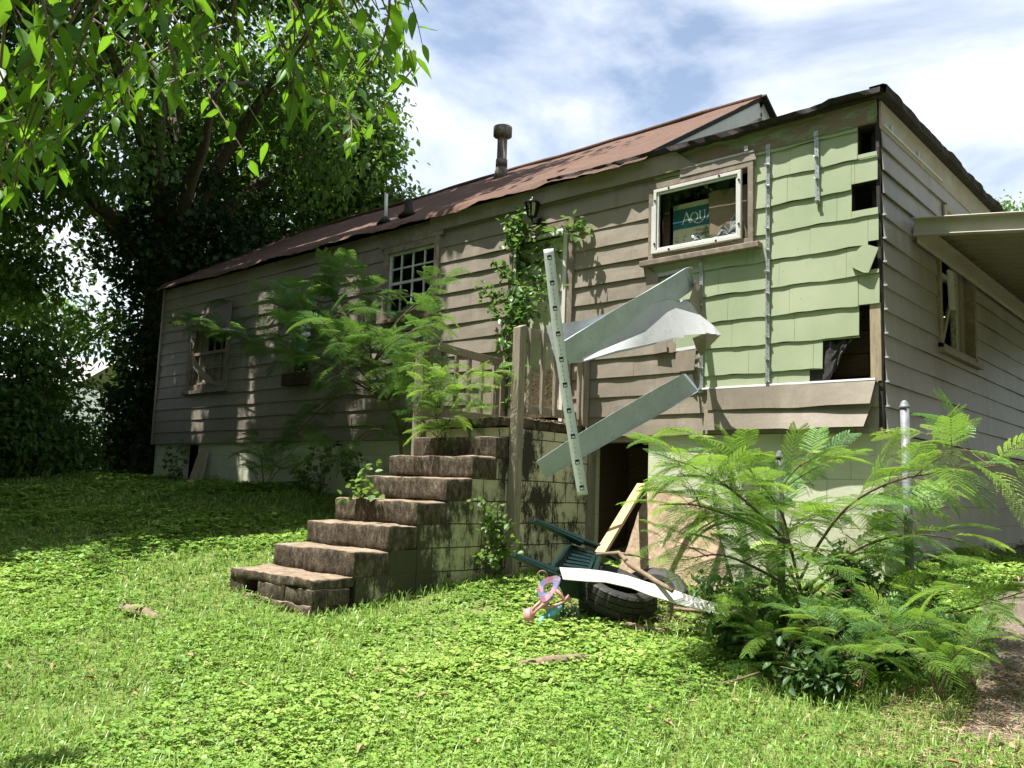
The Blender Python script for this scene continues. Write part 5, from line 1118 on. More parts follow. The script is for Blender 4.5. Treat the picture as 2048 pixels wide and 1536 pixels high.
# right foreground mimosa (roots at the old stump beside the fence post)
bs = D(1612, 1290, 6.25); bs[2] = gz(bs[0], bs[1])
def DD(*l): return [D(*p) for p in l]
B0 = [tuple(bs)]
br = [
 (DD((1606, 1200, 6.25), (1580, 1090, 6.2), (1560, 1020, 6.1), (1500, 940, 6.0), (1460, 890, 5.95)), 1.0, .35),
 (DD((1580, 1090, 6.2), (1500, 1010, 6.0), (1420, 950, 5.85), (1350, 920, 5.7)), 1.0, .25),
 (DD((1580, 1090, 6.2), (1480, 1040, 5.9), (1390, 1010, 5.7), (1320, 1010, 5.6)), 1.0, .25),
 (DD((1585, 1110, 6.2), (1560, 1000, 6.3), (1590, 940, 6.35), (1640, 910, 6.4)), .95, .3),
 (DD((1600, 1160, 6.25), (1640, 1085, 6.0), (1700, 1010, 5.7), (1790, 962, 5.4), (1900, 942, 5.1), (2060, 925, 4.8)), 1.05, .3),
 (DD((1610, 1180, 6.25), (1680, 1120, 6.0), (1760, 1080, 5.8), (1850, 1070, 5.6), (1930, 1085, 5.5)), 1.0, .25),
 (DD((1615, 1200, 6.2), (1720, 1180, 5.9), (1830, 1200, 5.5), (1900, 1225, 5.3), (2060, 1180, 4.9)), 1.1, .3),
 (DD((1612, 1210, 6.2), (1700, 1250, 5.8), (1790, 1300, 5.4), (1880, 1350, 5.1)), 1.0, .2),
 (DD((1605, 1230, 6.2), (1560, 1300, 5.7), (1540, 1360, 5.3), (1560, 1400, 5.1)), .95, .25),
 (DD((1610, 1240, 6.2), (1650, 1320, 5.6), (1680, 1380, 5.2), (1700, 1430, 5.0)), 1.0, .2),
 (DD((1600, 1190, 6.2), (1520, 1140, 5.9), (1440, 1110, 5.8), (1370, 1120, 5.8)), .95, .3),
 (DD((1600, 1180, 6.3), (1560, 1120, 6.6), (1480, 1060, 6.8), (1400, 1060, 6.9)), .9, .3),
 (DD((1620, 1190, 6.3), (1700, 1130, 6.6), (1780, 1110, 6.8), (1860, 1130, 6.9)), .9, .3),
 (DD((1610, 1230, 6.1), (1700, 1290, 5.5), (1740, 1340, 5.2), (1800, 1420, 4.9)), 1.0, .3),
 (DD((1606, 1220, 6.2), (1570, 1170, 5.8), (1500, 1180, 5.6), (1450, 1220, 5.5)), .8, .4),
]
mimosa('mimosa_sapling', 'large sunlit mimosa sapling spreading in the right foreground', bs, br, 0.33, .058, MP_HI, .013, cat='mimosa', side=1)
# lower mimosas in front of the big one
for (px_, py_, dp, lb) in ((1560, 1385, 5.35, 'low dark mimosa seedling at the left foot of the large one'), (1720, 1440, 4.95, 'low mimosa seedling at the bottom right in shade'), (1880, 1460, 4.7, 'small mimosa seedling at the edge of the gravel')):
    b_ = D(px_, py_, dp); b_[2] = gz(b_[0], b_[1]); lst = []
    for k in range(6):
        a_ = k*1.05+px_; r_ = .28; lst.append(([b_, b_+np.array([.3*r_*math.cos(a_), .3*r_*math.sin(a_), .22]), b_+np.array([r_*math.cos(a_), r_*math.sin(a_), .30+.06*(k % 3)])], 1.0, .35))
    mimosa('mimosa_seedling', lb, b_, lst, .22, .055, MP_HI, .006, 'mimosa seedlings')
# stump
mb = MB(); c = D(1602, 1200, 6.3); mb.tube([(bs[0]+.0, bs[1], bs[2]-.05), (bs[0]+.0, bs[1], bs[2]+.2), (c[0], c[1], c[2]-.06), (c[0], c[1], c[2])], [.075, .06, .055, .035], 10, jag=.2)
free('dead_stump', mb, 'bark', 'dark split stump among the stems of the large mimosa', 'stump', loc=bs)
# middle mimosa in front of the siding
def Y(px_, py_, y): return P(px_, py_, 1, y)
bm = Y(812, 905, -0.55); bm[2] = gz(bm[0], bm[1])
T0, T1, T2 = Y(800, 870, -.55), Y(775, 800, -.6), Y(745, 730, -.7)
br = [
 ([bm, T0, T1, T2, Y(735, 640, -.7), Y(712, 548, -.7)], 1.0, .45, 1.6),
 ([T1, Y(680, 700, -.8), Y(600, 620, -.8), Y(530, 568, -.8)], 1.0, .3), ([T2, Y(660, 670, -1.1), Y(590, 625, -1.3), Y(530, 600, -1.4)], 1.0, .3),
 ([T1, Y(640, 730, -.6), Y(520, 690, -.4), Y(400, 640, -.4), Y(350, 640, -.5)], 1.0, .35), ([T2, Y(640, 640, -.9), Y(600, 600, -1.0), Y(610, 570, -1.1)], .95, .3),
 ([T2, Y(790, 650, -.8), Y(850, 590, -.8), Y(880, 545, -.8)], .6, .6), ([T2, Y(780, 690, -1.0), Y(830, 660, -1.1), Y(870, 650, -1.2)], .9, .3),
  ([T1, Y(700, 750, -1.1), Y(630, 720, -1.4), Y(560, 690, -1.5)], 1.0, .3),
 ([T1, Y(690, 790, -.8), Y(640, 820, -.9), Y(590, 870, -.8)], 1.0, .35), ([T0, Y(740, 860, -.9), Y(700, 900, -1.0), Y(680, 930, -.9)], 1.0, .3),
 ([T1, Y(800, 760, -1.0), Y(830, 730, -1.2), Y(860, 720, -1.3)], .9, .3), ([T2, Y(690, 620, -.8), Y(660, 570, -.9), Y(670, 545, -1.0)], .95, .4),
 ([T0, Y(830, 820, -.9), Y(840, 780, -1.0), Y(870, 750, -.6)], .9, .3), ([T2, Y(700, 700, -1.4), Y(650, 650, -1.8), Y(620, 640, -1.9)], .95, .4),
]
mimosa('mimosa_sapling', 'tall mimosa sapling growing against the siding left of the railing', bm, br, 0.37, .062, MP_LO, .016, mat='leaf_mimosa_shaded')
# seedling on the steps
b_ = np.array([-3.95, -1.30, 0.0]); b_[2] = -0.09
lst = [([b_, Y(872, 820, -1.42), Y(862, 770, -1.45), Y(855, 738, -1.45)], 1, .1), ([Y(872, 840, -1.42), Y(905, 800, -1.4), Y(935, 770, -1.38), Y(962, 765, -1.36)], 1, .25), ([b_, Y(890, 850, -1.5), Y(905, 830, -1.55)], .9, .4), ([b_, Y(860, 860, -1.6), Y(850, 850, -1.6)], .9, .4), ([Y(872, 820, -1.42), Y(880, 790, -1.5), Y(890, 770, -1.5)], .8, .3)]
mimosa('mimosa_seedling', 'bright mimosa seedling rooted on the top step', b_, lst, .27, .042, MP_LO, .006, 'mimosa seedlings')
b_ = Y(530, 955, -0.4); b_[2] = gz(b_[0], b_[1])
lst = [([b_, b_+np.array([.25*math.cos(a_), .15*math.sin(a_), .30+.1*(k % 3)]), b_+np.array([.45*math.cos(a_), .25*math.sin(a_), .42+.12*(k % 3)])], 1, .35) for k, a_ in enumerate((0.3, 1.5, 2.8, 4.0, 5.2))]
mimosa('mimosa_seedling', 'shaded mimosa seedling at the foundation left of the steps', b_, lst, .34, .09, MP_LO, .007, 'mimosa seedlings')
# ---- broad leaved sprigs
def sprig(name, label, cat, stems, leafL, leafW, spacing, mat='leaf_vine', stemmat='twig_green', base=None, group=None, rad=.005, jit=.03, per=1, droop=.3, out=(0, -1, .3)):
    root = thing(name, label, cat, base if base is not None else stems[0][0], group); sm = MB(); ps, ds, ns, Ls = [], [], [], []
    for pts in stems:
        pts = [np.array(p, float) for p in pts]; n = len(pts); fine = []
        for i in range(n-1):
            for k in range(5): fine.append(pts[i]*(1-k/5)+pts[i+1]*k/5)
        fine.append(pts[-1]); sm.tube(fine, [rad*(1-.6*i/len(fine)) for i in range(len(fine))], 5)
        for i in range(n-1):
            L_ = np.linalg.norm(pts[i+1]-pts[i]); m = max(1, int(L_/spacing))
            for k in range(m):
                for _ in range(per):
                    p = pts[i]+(pts[i+1]-pts[i])*(k+random.random())/m+rng.normal(0, jit, 3); ps.append(p)
                    d_ = rng.normal(0, 1, 3); d_[2] -= .3; ds.append(d_+np.array(out)*.4); ns.append(np.array([0, 0, 1.0])+rng.normal(0, .35, 3)+np.array(out)*.5); Ls.append(leafL*random.uniform(.6, 1.2))
    Ls = np.array(Ls); V6, F6 = leaf_arrays(np.array(ps), np.array(ds), np.array(ns), Ls, Ls*leafW/leafL, .12, droop*.4)
    sm.build('stem', stemmat, root); np_mesh('foliage', V6, F6, mat, root); return root
def W(px_, py_, o_=.08): return FR(px_, py_, o_)
sprig('climbing_vine', 'leafy green vine climbing round the boarded back door', 'vine', [
 [W(1018, 830, .06), W(1022, 700, .10), W(1030, 640, .16), W(1036, 560, .12), W(1038, 490, .10), W(1062, 470, .12)],
 [W(1030, 650, .2), W(1010, 640, .25), W(990, 620, .25), W(975, 580, .2)], [W(1030, 660, .25), W(1015, 670, .3), W(1000, 680, .3), W(1025, 695, .3)],
 [W(1036, 600, .2), W(1055, 575, .2), W(1075, 590, .25), W(1100, 575, .3), W(1120, 570, .3)], [W(1036, 640, .2), W(1060, 625, .22), W(1080, 605, .25)],
 [W(1040, 500, .1), W(1015, 450, .12), W(1020, 440, .12), W(1045, 445, .14)], [W(1040, 480, .1), W(1025, 495, .12), W(1010, 480, .14)],
 [W(1062, 470, .12), W(1090, 465, .10), W(1120, 460, .09), W(1145, 452, .12), W(1160, 455, .16), W(1175, 465, .2)], [W(1145, 452, .12), W(1140, 440, .12)], [W(1050, 470, .12), W(1042, 430, .15), W(1045, 420, .18)],
 [W(1025, 560, .12), W(1000, 540, .15), W(985, 520, .18)], [W(1030, 600, .15), W(985, 585, .2), W(965, 575, .2)],
 [W(1050, 480, .05), W(1080, 500, .05), W(1100, 510, .05), W(1120, 500, .05)], [W(1045, 520, .05), W(1080, 530, .04), W(1110, 540, .04)], [W(1050, 560, .06), W(1075, 560, .06), W(1100, 550, .05)],
 [W(1040, 620, .2), W(1050, 650, .25), W(1040, 680, .3)], [W(1030, 640, .2), W(1020, 610, .22), W(1045, 600, .25)]], .085, .065, .022, rad=.007, jit=.045, per=2)
sprig('weed_sapling', 'light green weed sapling growing beside the tall railing post', 'weed', [[p_ for p_ in pp] for pp in (
 [P(990, 1130, 0, -2.85), P(985, 1060, 0, -2.8), P(975, 1020, 0, -2.8), P(950, 1005, 0, -2.8)], [P(985, 1070, 0, -2.8), P(1005, 1045, 0, -2.75), P(1030, 1052, 0, -2.75)], [P(985, 1090, 0, -2.8), P(1000, 1085, 0, -2.7), P(1025, 1080, 0, -2.7)],
 [P(985, 1050, 0, -2.8), P(995, 1020, 0, -2.75), P(1000, 1010, 0, -2.75)], [P(990, 1120, 0, -2.8), P(965, 1110, 0, -2.7), P(960, 1130, 0, -2.7)], [P(990, 1110, 0, -2.8), P(1030, 1095, 0, -2.6), P(1045, 1100, 0, -2.6)], [P(985, 1060, 0, -2.8), P(965, 1035, 0, -2.8)])], .055, .045, .02, jit=.03, per=2, mat='leaf_bright')
sprig('weed_patch', 'bright trailing weed hanging off the left edge of the steps', 'weed', [[Y(740, 940, -2.2), Y(725, 960, -2.3), Y(705, 985, -2.4), Y(695, 995, -2.4)], [Y(735, 935, -2.2), Y(745, 950, -2.2)], [Y(715, 985, -2.4), Y(760, 990, -2.35)]], .085, .06, .025, per=2, jit=.04, mat='leaf_bright')
for (px_, py_, h_, lb) in ((640, 975, 60, 'leafy weed by the foundation under the spigot'), (700, 965, 55, 'reddish weed by the foundation right of the spigot'), (610, 980, 45, 'short weed left of the spigot'), (350, 955, 50, 'dark weed beside the left vent hole')):
    sprig('weed', lb, 'weed', [[Y(px_+k*9, py_, -.25), Y(px_+k*12+random.uniform(-8, 8), py_-h_*.6, -.28), Y(px_+k*14, py_-h_*(1+.3*(k % 2)), -.3)] for k in (-1, 0, 1)], .09, .07, .04, per=2, jit=.04, mat='leaf_tree')
# undergrowth round the large mimosa
for k_, (px_, py_, dp, h_, lb) in enumerate(((1480, 1290, 5.9, .34, 'dark leafy weed left of the fence post under the mimosa'), (1545, 1330, 5.6, .30, 'dark leafy weed in front of the fence post'), (1660, 1330, 5.6, .38, 'dark leafy weed right of the stump'), (1760, 1360, 5.3, .34, 'dark leafy weed under the right side of the mimosa'), (1640, 1420, 5.0, .26, 'low broad leaved weed at the bottom of the mimosa'), (1520, 1240, 6.3, .42, 'leafy weed behind the white board end'), (1800, 1280, 5.8, .40, 'weed between the mimosa and the gravel'), (1450, 1190, 6.8, .35, 'weed at the foot of the fiber board'), (1700, 1180, 6.8, .45, 'tall weed behind the stump against the foundation'))):
    b_ = D(px_, py_, dp); b_[2] = gz(b_[0], b_[1])
    sprig('weed', lb, 'weed', [[b_, b_+np.array([.10*math.cos(a_), .10*math.sin(a_), h_*.5]), b_+np.array([.24*math.cos(a_), .24*math.sin(a_), h_*(.75+.25*math.sin(3*a_))])] for a_ in np.arange(0, 6.2, .7)+k_], .068, .036, .018, per=3, jit=.05, mat='leaf_dark')
# ---- crowns
GAPS = [(-2.3, -6.3, 1.7, 7.5), (-11.35, 1.7, .16, .75), (-11.2, .45, .20, .45), (-9.75, .45, .22, .50), (-9.7, 1.45, .13, .4), (-9.45, 2.2, .2, .55), (-9.15, 1.6, .09, .6), (-8.35, .7, .10, .4), (-9.8, -.45, .2, .25), (-12.2, 2.9, .25, .2), (-10.6, 3.4, .3, .35), (-7.0, .35, .12, .3), (-7.3, 2.1, .2, .5), (-6.6, 1.2, .3, .6), (-8.9, 3.9, .5, .5), (-7.9, 4.6, .6, .7)]
def crown(name, blobs, ncl, per, leaf, parent, mat, spread=.22, aspect=.55, gap=.5, seed=0, shell=.5, droop=.25, gapscale=.55):
    r3 = np.array([b_[3]**2 for b_ in blobs]); pb = r3/r3.sum(); C_ = []
    while len(C_) < ncl:
        b_ = blobs[rng.choice(len(blobs), p=pb)]; d = rng.normal(size=3); d /= np.linalg.norm(d); r = b_[3]*(shell+(1-shell)*rng.random()**.6)
        p = np.array(b_[:3])+d*r*np.array([1, 1, .85])
        if mnoise.noise(Vector(p*gapscale)+Vector((seed, 0, 0)))+.5*mnoise.noise(Vector(p*gapscale*2.7)+Vector((0, seed, 0))) < gap-.5: 
            if rng.random() < .9: continue
        C_.append((p, d))
    p = np.array([c[0] for c in C_]); d = np.array([c[1] for c in C_]); n = ncl*per
    pp = np.repeat(p, per, 0)+rng.normal(0, spread, (n, 3))*np.array([1, 1, .55]); dd = np.repeat(d, per, 0)*.6+rng.normal(0, .7, (n, 3)); dd[:, 2] -= .35
    keep = np.ones(n, bool)      # openings in the canopy through which the sun reaches the left wall and yard
    t_ = pp[:, 1]/SUN.y; wx = pp[:, 0]-SUN.x*t_; wz = pp[:, 2]-SUN.z*t_
    for (cx_, cz_, rx_, rz_) in GAPS: keep &= ((wx-cx_)/(rx_+leaf*.75))**2+((wz-cz_)/(rz_+leaf))**2 > 1
    pp, dd = pp[keep], dd[keep]; n = len(pp)
    nn = rng.normal(0, .45, (n, 3)); nn[:, 2] += 1; L_ = leaf*rng.uniform(.6, 1.25, n)
    V6, F6 = leaf_arrays(pp, dd, nn, L_, L_*aspect, .12, droop)
    tone = np.repeat(np.clip(rng.normal(.45, .22, ncl), 0, 1), per)[keep]; rn = np.repeat(np.clip(tone+rng.normal(0, .12, n), 0, 1), 6)
    return np_mesh(name, V6, F6, mat, parent, rn)
def limbs(mb, base, ends, r0, r1, n=6):
    base = np.array(base, float)
    for e in ends:
        e = np.array(e, float); mid = (base+e)/2+rng.normal(0, .25, 3)+np.array([0, 0, .3]); pts = []
        for i in range(n+1): t = i/n; pts.append(base*(1-t)**2+2*mid*t*(1-t)+e*t*t+rng.normal(0, .04, 3)*(0 < i < n))
        mb.tube(pts, [r0*(1-i/n)+r1*i/n for i in range(n+1)], 8, jag=.08)
# big ivy covered tree at the far left corner of the house
tb_ = np.array([-15.3, 1.2, -.65])
tr = thing('ivy_covered_tree', 'huge ivy covered tree shading the left end of the house', 'tree', tb_)
mb = MB(); mb.tube([tb_+np.array([0, 0, -.3]), tb_+np.array([0, 0, 1.2]), tb_+np.array([.1, -.1, 3.2]), tb_+np.array([.3, -.3, 5.5]), tb_+np.array([.6, -.5, 8])], [.62, .46, .42, .34, .2], 14, jag=.1)
ends = [(-11, -3, 7.5), (-10, 1.5, 8.5), (-13, -4.5, 6.5), (-18, -1.5, 7), (-16, 4, 8), (-9.8, -2.5, 8.5), (-12, 3.5, 7), (-10.5, -.5, 6.0)]
limbs(mb, tb_+np.array([.2, -.2, 4.4]), ends, .2, .03)
for e in ends: limbs(mb, e, [np.array(e)+rng.normal(0, .7, 3) for _ in range(4)], .045, .01, 4)
mb.build('trunk', 'bark', tr)
blobs = [(-11.5, -2.6, 7.6, 2.3), (-9.9, -1.2, 8.6, 1.9), (-13.2, -3.6, 6.6, 1.9), (-16.5, -1.0, 6.8, 2.4), (-15, 3.2, 8.0, 2.6), (-10.3, 1.2, 8.4, 1.2), (-12.5, 2.8, 6.6, 1.6), (-12.8, .4, 8.2, 2.8), (-12.3, -1.8, 5.2, 1.3), (-10.0, -3.4, 7.2, 1.5), (-10.2, -1.0, 9.5, 2.4), (-12, -4, 9, 2.2), (-14.5, -2.2, 4.6, 1.3), (-16.5, -1.2, 3.6, 1.3), (-17.2, -2.4, 5.2, 1.3), (-17.0, -.6, 3.4, 1.2), (-16.2, .4, 2.4, .8), (-18.2, -1.6, 4.2, 1.2), (-15.6, -1.8, 3.0, .8)]
crown('crown', blobs, 6200, 9, .155, tr, 'leaf_tree', .26, seed=3, gap=.50, shell=.35)
crown('upper_crown', [(-9.4, -5.2, 8.6, 1.6), (-9.6, -3.2, 9.6, 1.6), (-11.5, -6.6, 8.2, 2.4), (-14.5, -6.0, 7.6, 2.4), (-11.2, -3.2, 10, 2.2), (-13, -2, 10, 2.4), (-9.8, .2, 10, 1.5), (-8.0, -2.6, 9.6, .7), (-7.4, -1.8, 9.9, .55), (-8.2, -4.6, 9.2, .6), (-7.3, -1.0, 10, .55), (-6.6, -.6, 10.2, .45), (-8.2, -.3, 10, .6), (-6.0, -1.2, 10.3, .4), (-7.8, -1.6, 9.4, .5), (-5.6, -.4, 10.5, .35), (-13, -6, 5.6, 1.6), (-15.5, -4.5, 5, 1.6), (-17.5, -4, 7.5, 2.6)], 5200, 8, .26, tr, 'leaf_tree', .32, seed=31, gap=.5, shell=.3)
ivb = [(-15.3, 1.2, z, .95+.12*math.sin(z*2)) for z in np.arange(-.3, 6.6, .55)]+[(-14.4, .9, 4.2, 1.1), (-13.8, .7, 5.0, .9), (-16.3, 1.0, 4.5, 1.1), (-13.9, 2.2, 3.6, 1.3), (-13.4, 2.4, 4.6, 1.1), (-14.0, 2.6, 2.4, 1.1)]
crown('ivy', ivb, 3200, 8, .115, tr, 'leaf_ivy', .15, aspect=.9, seed=8, gap=.2, shell=.75)
# maple like tree behind the roof
def tree(name, label, base, h_, blobs, ncl, per, leaf, mat='leaf_tree', r=.2, group=None, gap=.5, spread=.28, seed=1, shell=.4):
    t = thing(name, label, 'tree', base, group); mb = MB(); base = np.array(base, float); mb.tube([base-np.array([0, 0, .3]), base+np.array([0, 0, h_*.4]), base+np.array([.1, .1, h_*.7])], [r*1.3, r, r*.6], 10, jag=.08)
    limbs(mb, base+np.array([0, 0, h_*.45]), [b_[:3] for b_ in blobs], r*.5, .02); 
    for b_ in blobs: limbs(mb, b_[:3], [np.array(b_[:3])+rand_dirs(1)[0]*b_[3]*.8 for _ in range(3)], .03, .006, 3)
    mb.build('trunk', 'bark', t); crown('crown', blobs, ncl, per, leaf, t, mat, spread, seed=seed, gap=gap, shell=shell); return t
def at(px_, py_, dep, r): p = D(px_, py_, dep); return (p[0], p[1], p[2], r)
tree('added_shade_oak', 'unseen oak added left of the camera to block sky light', (-17, -9, -1.0), 11, [(-17, -9, 6, 3.2), (-15.5, -7.5, 9, 2.6), (-19, -8, 8.5, 2.8), (-18, -5.5, 6, 2.2)], 2400, 8, .34, seed=41, gap=.3, r=.3)  # this and the next oaks are unseen, added to block sky light
for (a_, b_2, lb) in ((-5.5, -12.6, 'unseen oak added right behind the camera to block sky light'), (-3, -19, 'unseen oak added far behind the camera to block sky light'), (5, -17, 'unseen oak added behind and right of the camera to block sky light'), (11, -9, 'unseen oak added far right of the camera to block sky light'), (9.5, 2, 'unseen oak added right of the carport to block sky light'), (10, 10, 'unseen oak added beyond the carport to block sky light')):
    tree('added_shade_oak', lb, (a_, b_2, -2.2), 11, [(a_, b_2, 4.0, 3.4), (a_+1.5, b_2-1, 7.5, 3.6), (a_-2, b_2+1, 7, 3), (a_+2, b_2+2, 3, 2.6)], 1500, 8, .5, seed=50+a_, gap=.2, r=.3, group='unseen oaks added around the yard to block sky light')
tree('added_shade_oak', 'unseen oak added close on the left of the camera to block sky light', (-12.5, -9.3, -1.3), 9, [(-12.5, -9, 5.5, 3.0), (-10.5, -8, 4.6, 2.2), (-11, -7.6, 7.5, 2.2), (-14.5, -8, 3.4, 2.4)], 3000, 8, .34, seed=43, gap=.25, r=.28)
tree('added_shade_oak', 'unseen oak added behind and left of the camera to block sky light', (-9, -15, -2.0), 11, [(-9, -15, 6.5, 3.6), (-6.5, -14, 9, 2.8), (-12, -13.5, 8, 3.2), (-10.5, -16, 3.5, 2.6)], 2400, 8, .36, seed=42, gap=.3, r=.3)
b_ = D(560, 560, 21); b_[2] = -.6
tree('maple_tree', 'leafy maple rising behind the roof left of the flue pipe', b_, 9, [at(560, 420, 21, 1.3), at(640, 330, 21, 1.5), at(700, 300, 20.5, 1.1), at(500, 300, 21, 1.6), at(600, 200, 21, 1.6), at(700, 200, 21, 1.1), at(450, 440, 21, 1.0), at(760, 420, 20, .55), at(800, 405, 20, .42), at(740, 270, 20, .7), at(420, 200, 21, 1.4), at(690, 430, 20.5, .8), at(520, 490, 20.5, .6), at(620, 60, 21, 1.3), at(715, 110, 21, .8)], 2600, 9, .17, 'leaf_tree', seed=5, gap=.5, r=.16)
b_ = D(505, 520, 24); b_[2] = -.6
tree('flowering_mimosa_tree', 'pink tinged mimosa tree peeping over the left roof end', b_, 7, [at(505, 480, 24, .8), at(470, 500, 24, .6), at(545, 465, 24, .5)], 240, 8, .16, 'leaf_bright', seed=9, r=.12)
b_ = D(60, 700, 42); b_[2] = -.6
tree('distant_tree', 'sunlit yellow green tree behind the white neighbor house', b_, 6, [at(40, 600, 42, 1.8), at(110, 640, 42, 1.3), at(-40, 590, 42, 2.2)], 500, 8, .25, 'leaf_bright', seed=12, gap=.3)
b_ = D(2010, 600, 30); b_[2] = -1
tree('distant_tree', 'small far treetop above the carport roof at the right edge', b_, 8, [at(2002, 416, 30, .25), at(2030, 440, 30, .4), at(1990, 440, 30, .3)], 60, 8, .15, 'leaf_tree', seed=13, gap=.1, r=.12)
# left boundary shrubs
for (px_, py_, dep, r, lb, m_, n_) in ((30, 860, 15, 1.1, 'dark shrub at the left edge of the yard', 'leaf_tree', 480), (110, 900, 16, .75, 'low shrub in front of the neighbor house', 'leaf_tree', 320), (-40, 760, 14.5, 1.3, 'tall shrub cut by the left picture edge', 'leaf_tree', 520), (90, 780, 17, .8, 'thin leaved shrub over the pale clapboards', 'leaf_tree', 200), (245, 880, 18.5, .8, 'dim shrub between the ivy trunk and the house', 'leaf_tree', 300), (60, 700, 15, .7, 'drooping shrub crown at the left edge', 'leaf_tree', 170), (275, 790, 19.5, .6, 'small pale shrub near the house corner', 'leaf_bright', 100)):
    p = D(px_, py_, dep); zb = gz(p[0], p[1]); s = thing('shrub', lb, 'shrub', (p[0], p[1], zb), 'shrubs along the left boundary'); mb = MB(); limbs(mb, (p[0], p[1], zb-.1), [p+rng.normal(0, r*.5, 3) for _ in range(5)], .03, .008, 4); mb.build('stem', 'bark', s)
    crown('foliage', [(p[0], p[1], p[2], r), (p[0]+.5*r, p[1], max(zb+.2, p[2]-.6*r), r*.7)], n_, 9, .12, s, m_, .2, seed=px_*.1, gap=.45, shell=.2)
for (a_, b_2, r_, lb) in ((-8, -7.6, 1.3, 'unseen round shrub nearest the camera on the left, added to block light'), (-10, -6.6, 1.5, 'second unseen shrub on the left, added to block light'), (-12.2, -5.6, 1.6, 'third unseen shrub on the left, added to block light'), (-14.8, -4.6, 1.7, 'unseen shrub farthest back on the left, added to block light')):  # unseen shrubs added to keep bounce and low sky light off the wall
    zb = gz(a_, b_2); s = thing('shrub', lb, 'shrub', (a_, b_2, zb), 'shrubs along the left boundary'); mb = MB(); limbs(mb, (a_, b_2, zb-.1), [np.array([a_, b_2, zb+1.2])+rng.normal(0, .5, 3) for _ in range(5)], .04, .01, 4); mb.build('stem', 'bark', s)
    crown('foliage', [(a_, b_2, zb+1.3, r_), (a_+.4, b_2-.3, zb+2.6, r_*.8)], 500, 8, .26, s, 'leaf_tree', .22, seed=a_, gap=.2, shell=.3)
# neighbor house
nh = thing('neighbor_house', 'white clapboard neighbor house seen through the shrubs at left', 'house', D(40, 900, 32))
c = D(20, 800, 32); gzc = -.7; ux = RT.copy(); ux[2] = 0; ux /= np.linalg.norm(ux); uy = np.array([-ux[1], ux[0], 0])
def NP(a, b, z): return c[:2].tolist() and np.array([c[0]+ux[0]*a+uy[0]*b, c[1]+ux[1]*a+uy[1]*b, z])
mb = MB()
for k in range(17):
    z = gzc+k*.2; mb.add([NP(-7, -.03, z), NP(2.2, -.03, z), NP(2.2, 0, z+.2), NP(-7, 0, z+.2), NP(-7, 0, z), NP(2.2, 0, z)], [(0, 1, 2, 3), (4, 5, 1, 0)])
    mb.add([NP(2.23, -.03, z), NP(2.23, 6, z), NP(2.2, 6, z+.2), NP(2.2, 0, z+.2)], [(0, 1, 2, 3)])
mb.build('wall', 'neighbor_white', nh)
mb = MB(); mb.add([NP(-7.3, -.4, 2.65), NP(2.6, -.4, 2.65), NP(2.6, 3, 4.1), NP(-7.3, 3, 4.1), NP(2.6, 6.4, 2.65), NP(-7.3, 6.4, 2.65)], [(0, 1, 2, 3), (3, 2, 4, 5)]); mb.build('roof', 'neighbor_roof', nh)
mb = MB(); mb.beam(NP(-7.3, -.41, 2.6), NP(2.6, -.41, 2.6), .03, .14, uy); mb.build('fascia', 'neighbor_white', nh)
# fence at far left
fn = thing('chain_link_fence', 'dim chain link fence between the ivy tree and the house', 'fence', D(260, 930, 18)); A_ = D(100, 900, 18.5); B_ = D(330, 900, 17.6); za = -.65
mb = MB(); mb.tube([(A_[0], A_[1], za+1.15), (B_[0], B_[1], za+1.15)], .02, 8); mb.build('top_rail', 'galv_pole', fn)
for t in (0, .5, 1):
    q_ = A_*(1-t)+B_*t; mb = MB(); mb.tube([(q_[0], q_[1], za-.2), (q_[0], q_[1], za+1.2)], .025, 8); mb.build('post', 'galv_pole', fn)
mb = MB(); L_ = np.linalg.norm(B_-A_); n = int(L_/.09)
for i in range(n):
    for s_ in (0, 1):
        t0, t1 = i/n, (i+12.7)/n
        if t1 > 1: continue
        z0_, z1_ = (za, za+1.13) if s_ else (za+1.13, za); p = A_*(1-t0)+B_*t0; q_ = A_*(1-t1)+B_*t1; mb.beam((p[0], p[1], z0_), (q_[0], q_[1], z1_), .004, .004, (0, 0, 1))
mb.build('wire_mesh', 'galv_pole', fn)
# ------------------------------------------------------------------ near overhanging branch (hackberry)
ht = thing('hackberry_tree', 'hackberry tree whose leafy branches droop into the top left of the picture', 'tree', (-2.2, -9.6, -2.1))
mb = MB(); mb.tube([(-2.2, -9.6, -2.3), (-2.2, -9.5, -.5), (-2.1, -9.3, 1.2), (-1.9, -9, 3.0)], [.24, .19, .17, .14], 12, jag=.08)
LM = [np.array(p) for p in ((-2.1, -9.3, 1.4), (-1.5, -8.4, 2.0), (-.8, -7.4, 2.1), (-.1, -6.6, 1.95), (.5, -6.1, 1.7))]
mb.tube(LM, [.08, .06, .045, .03, .016], 8, jag=.06); mb.build('trunk', 'bark', ht)
ENV = [(-60, 440), (0, 430), (60, 415), (120, 400), (170, 385), (200, 300), (270, 250), (350, 230), (440, 190), (470, 330), (500, 350), (560, 325), (620, 335), (660, 355), (740, 330), (765, 240), (800, 170), (835, 200), (860, 60), (890, 40)]
def env(x): return float(np.interp(x, [e[0] for e in ENV], [e[1] for e in ENV]))
tw = MB(); ps, ds, ns, Ls, ts = [], [], [], [], []
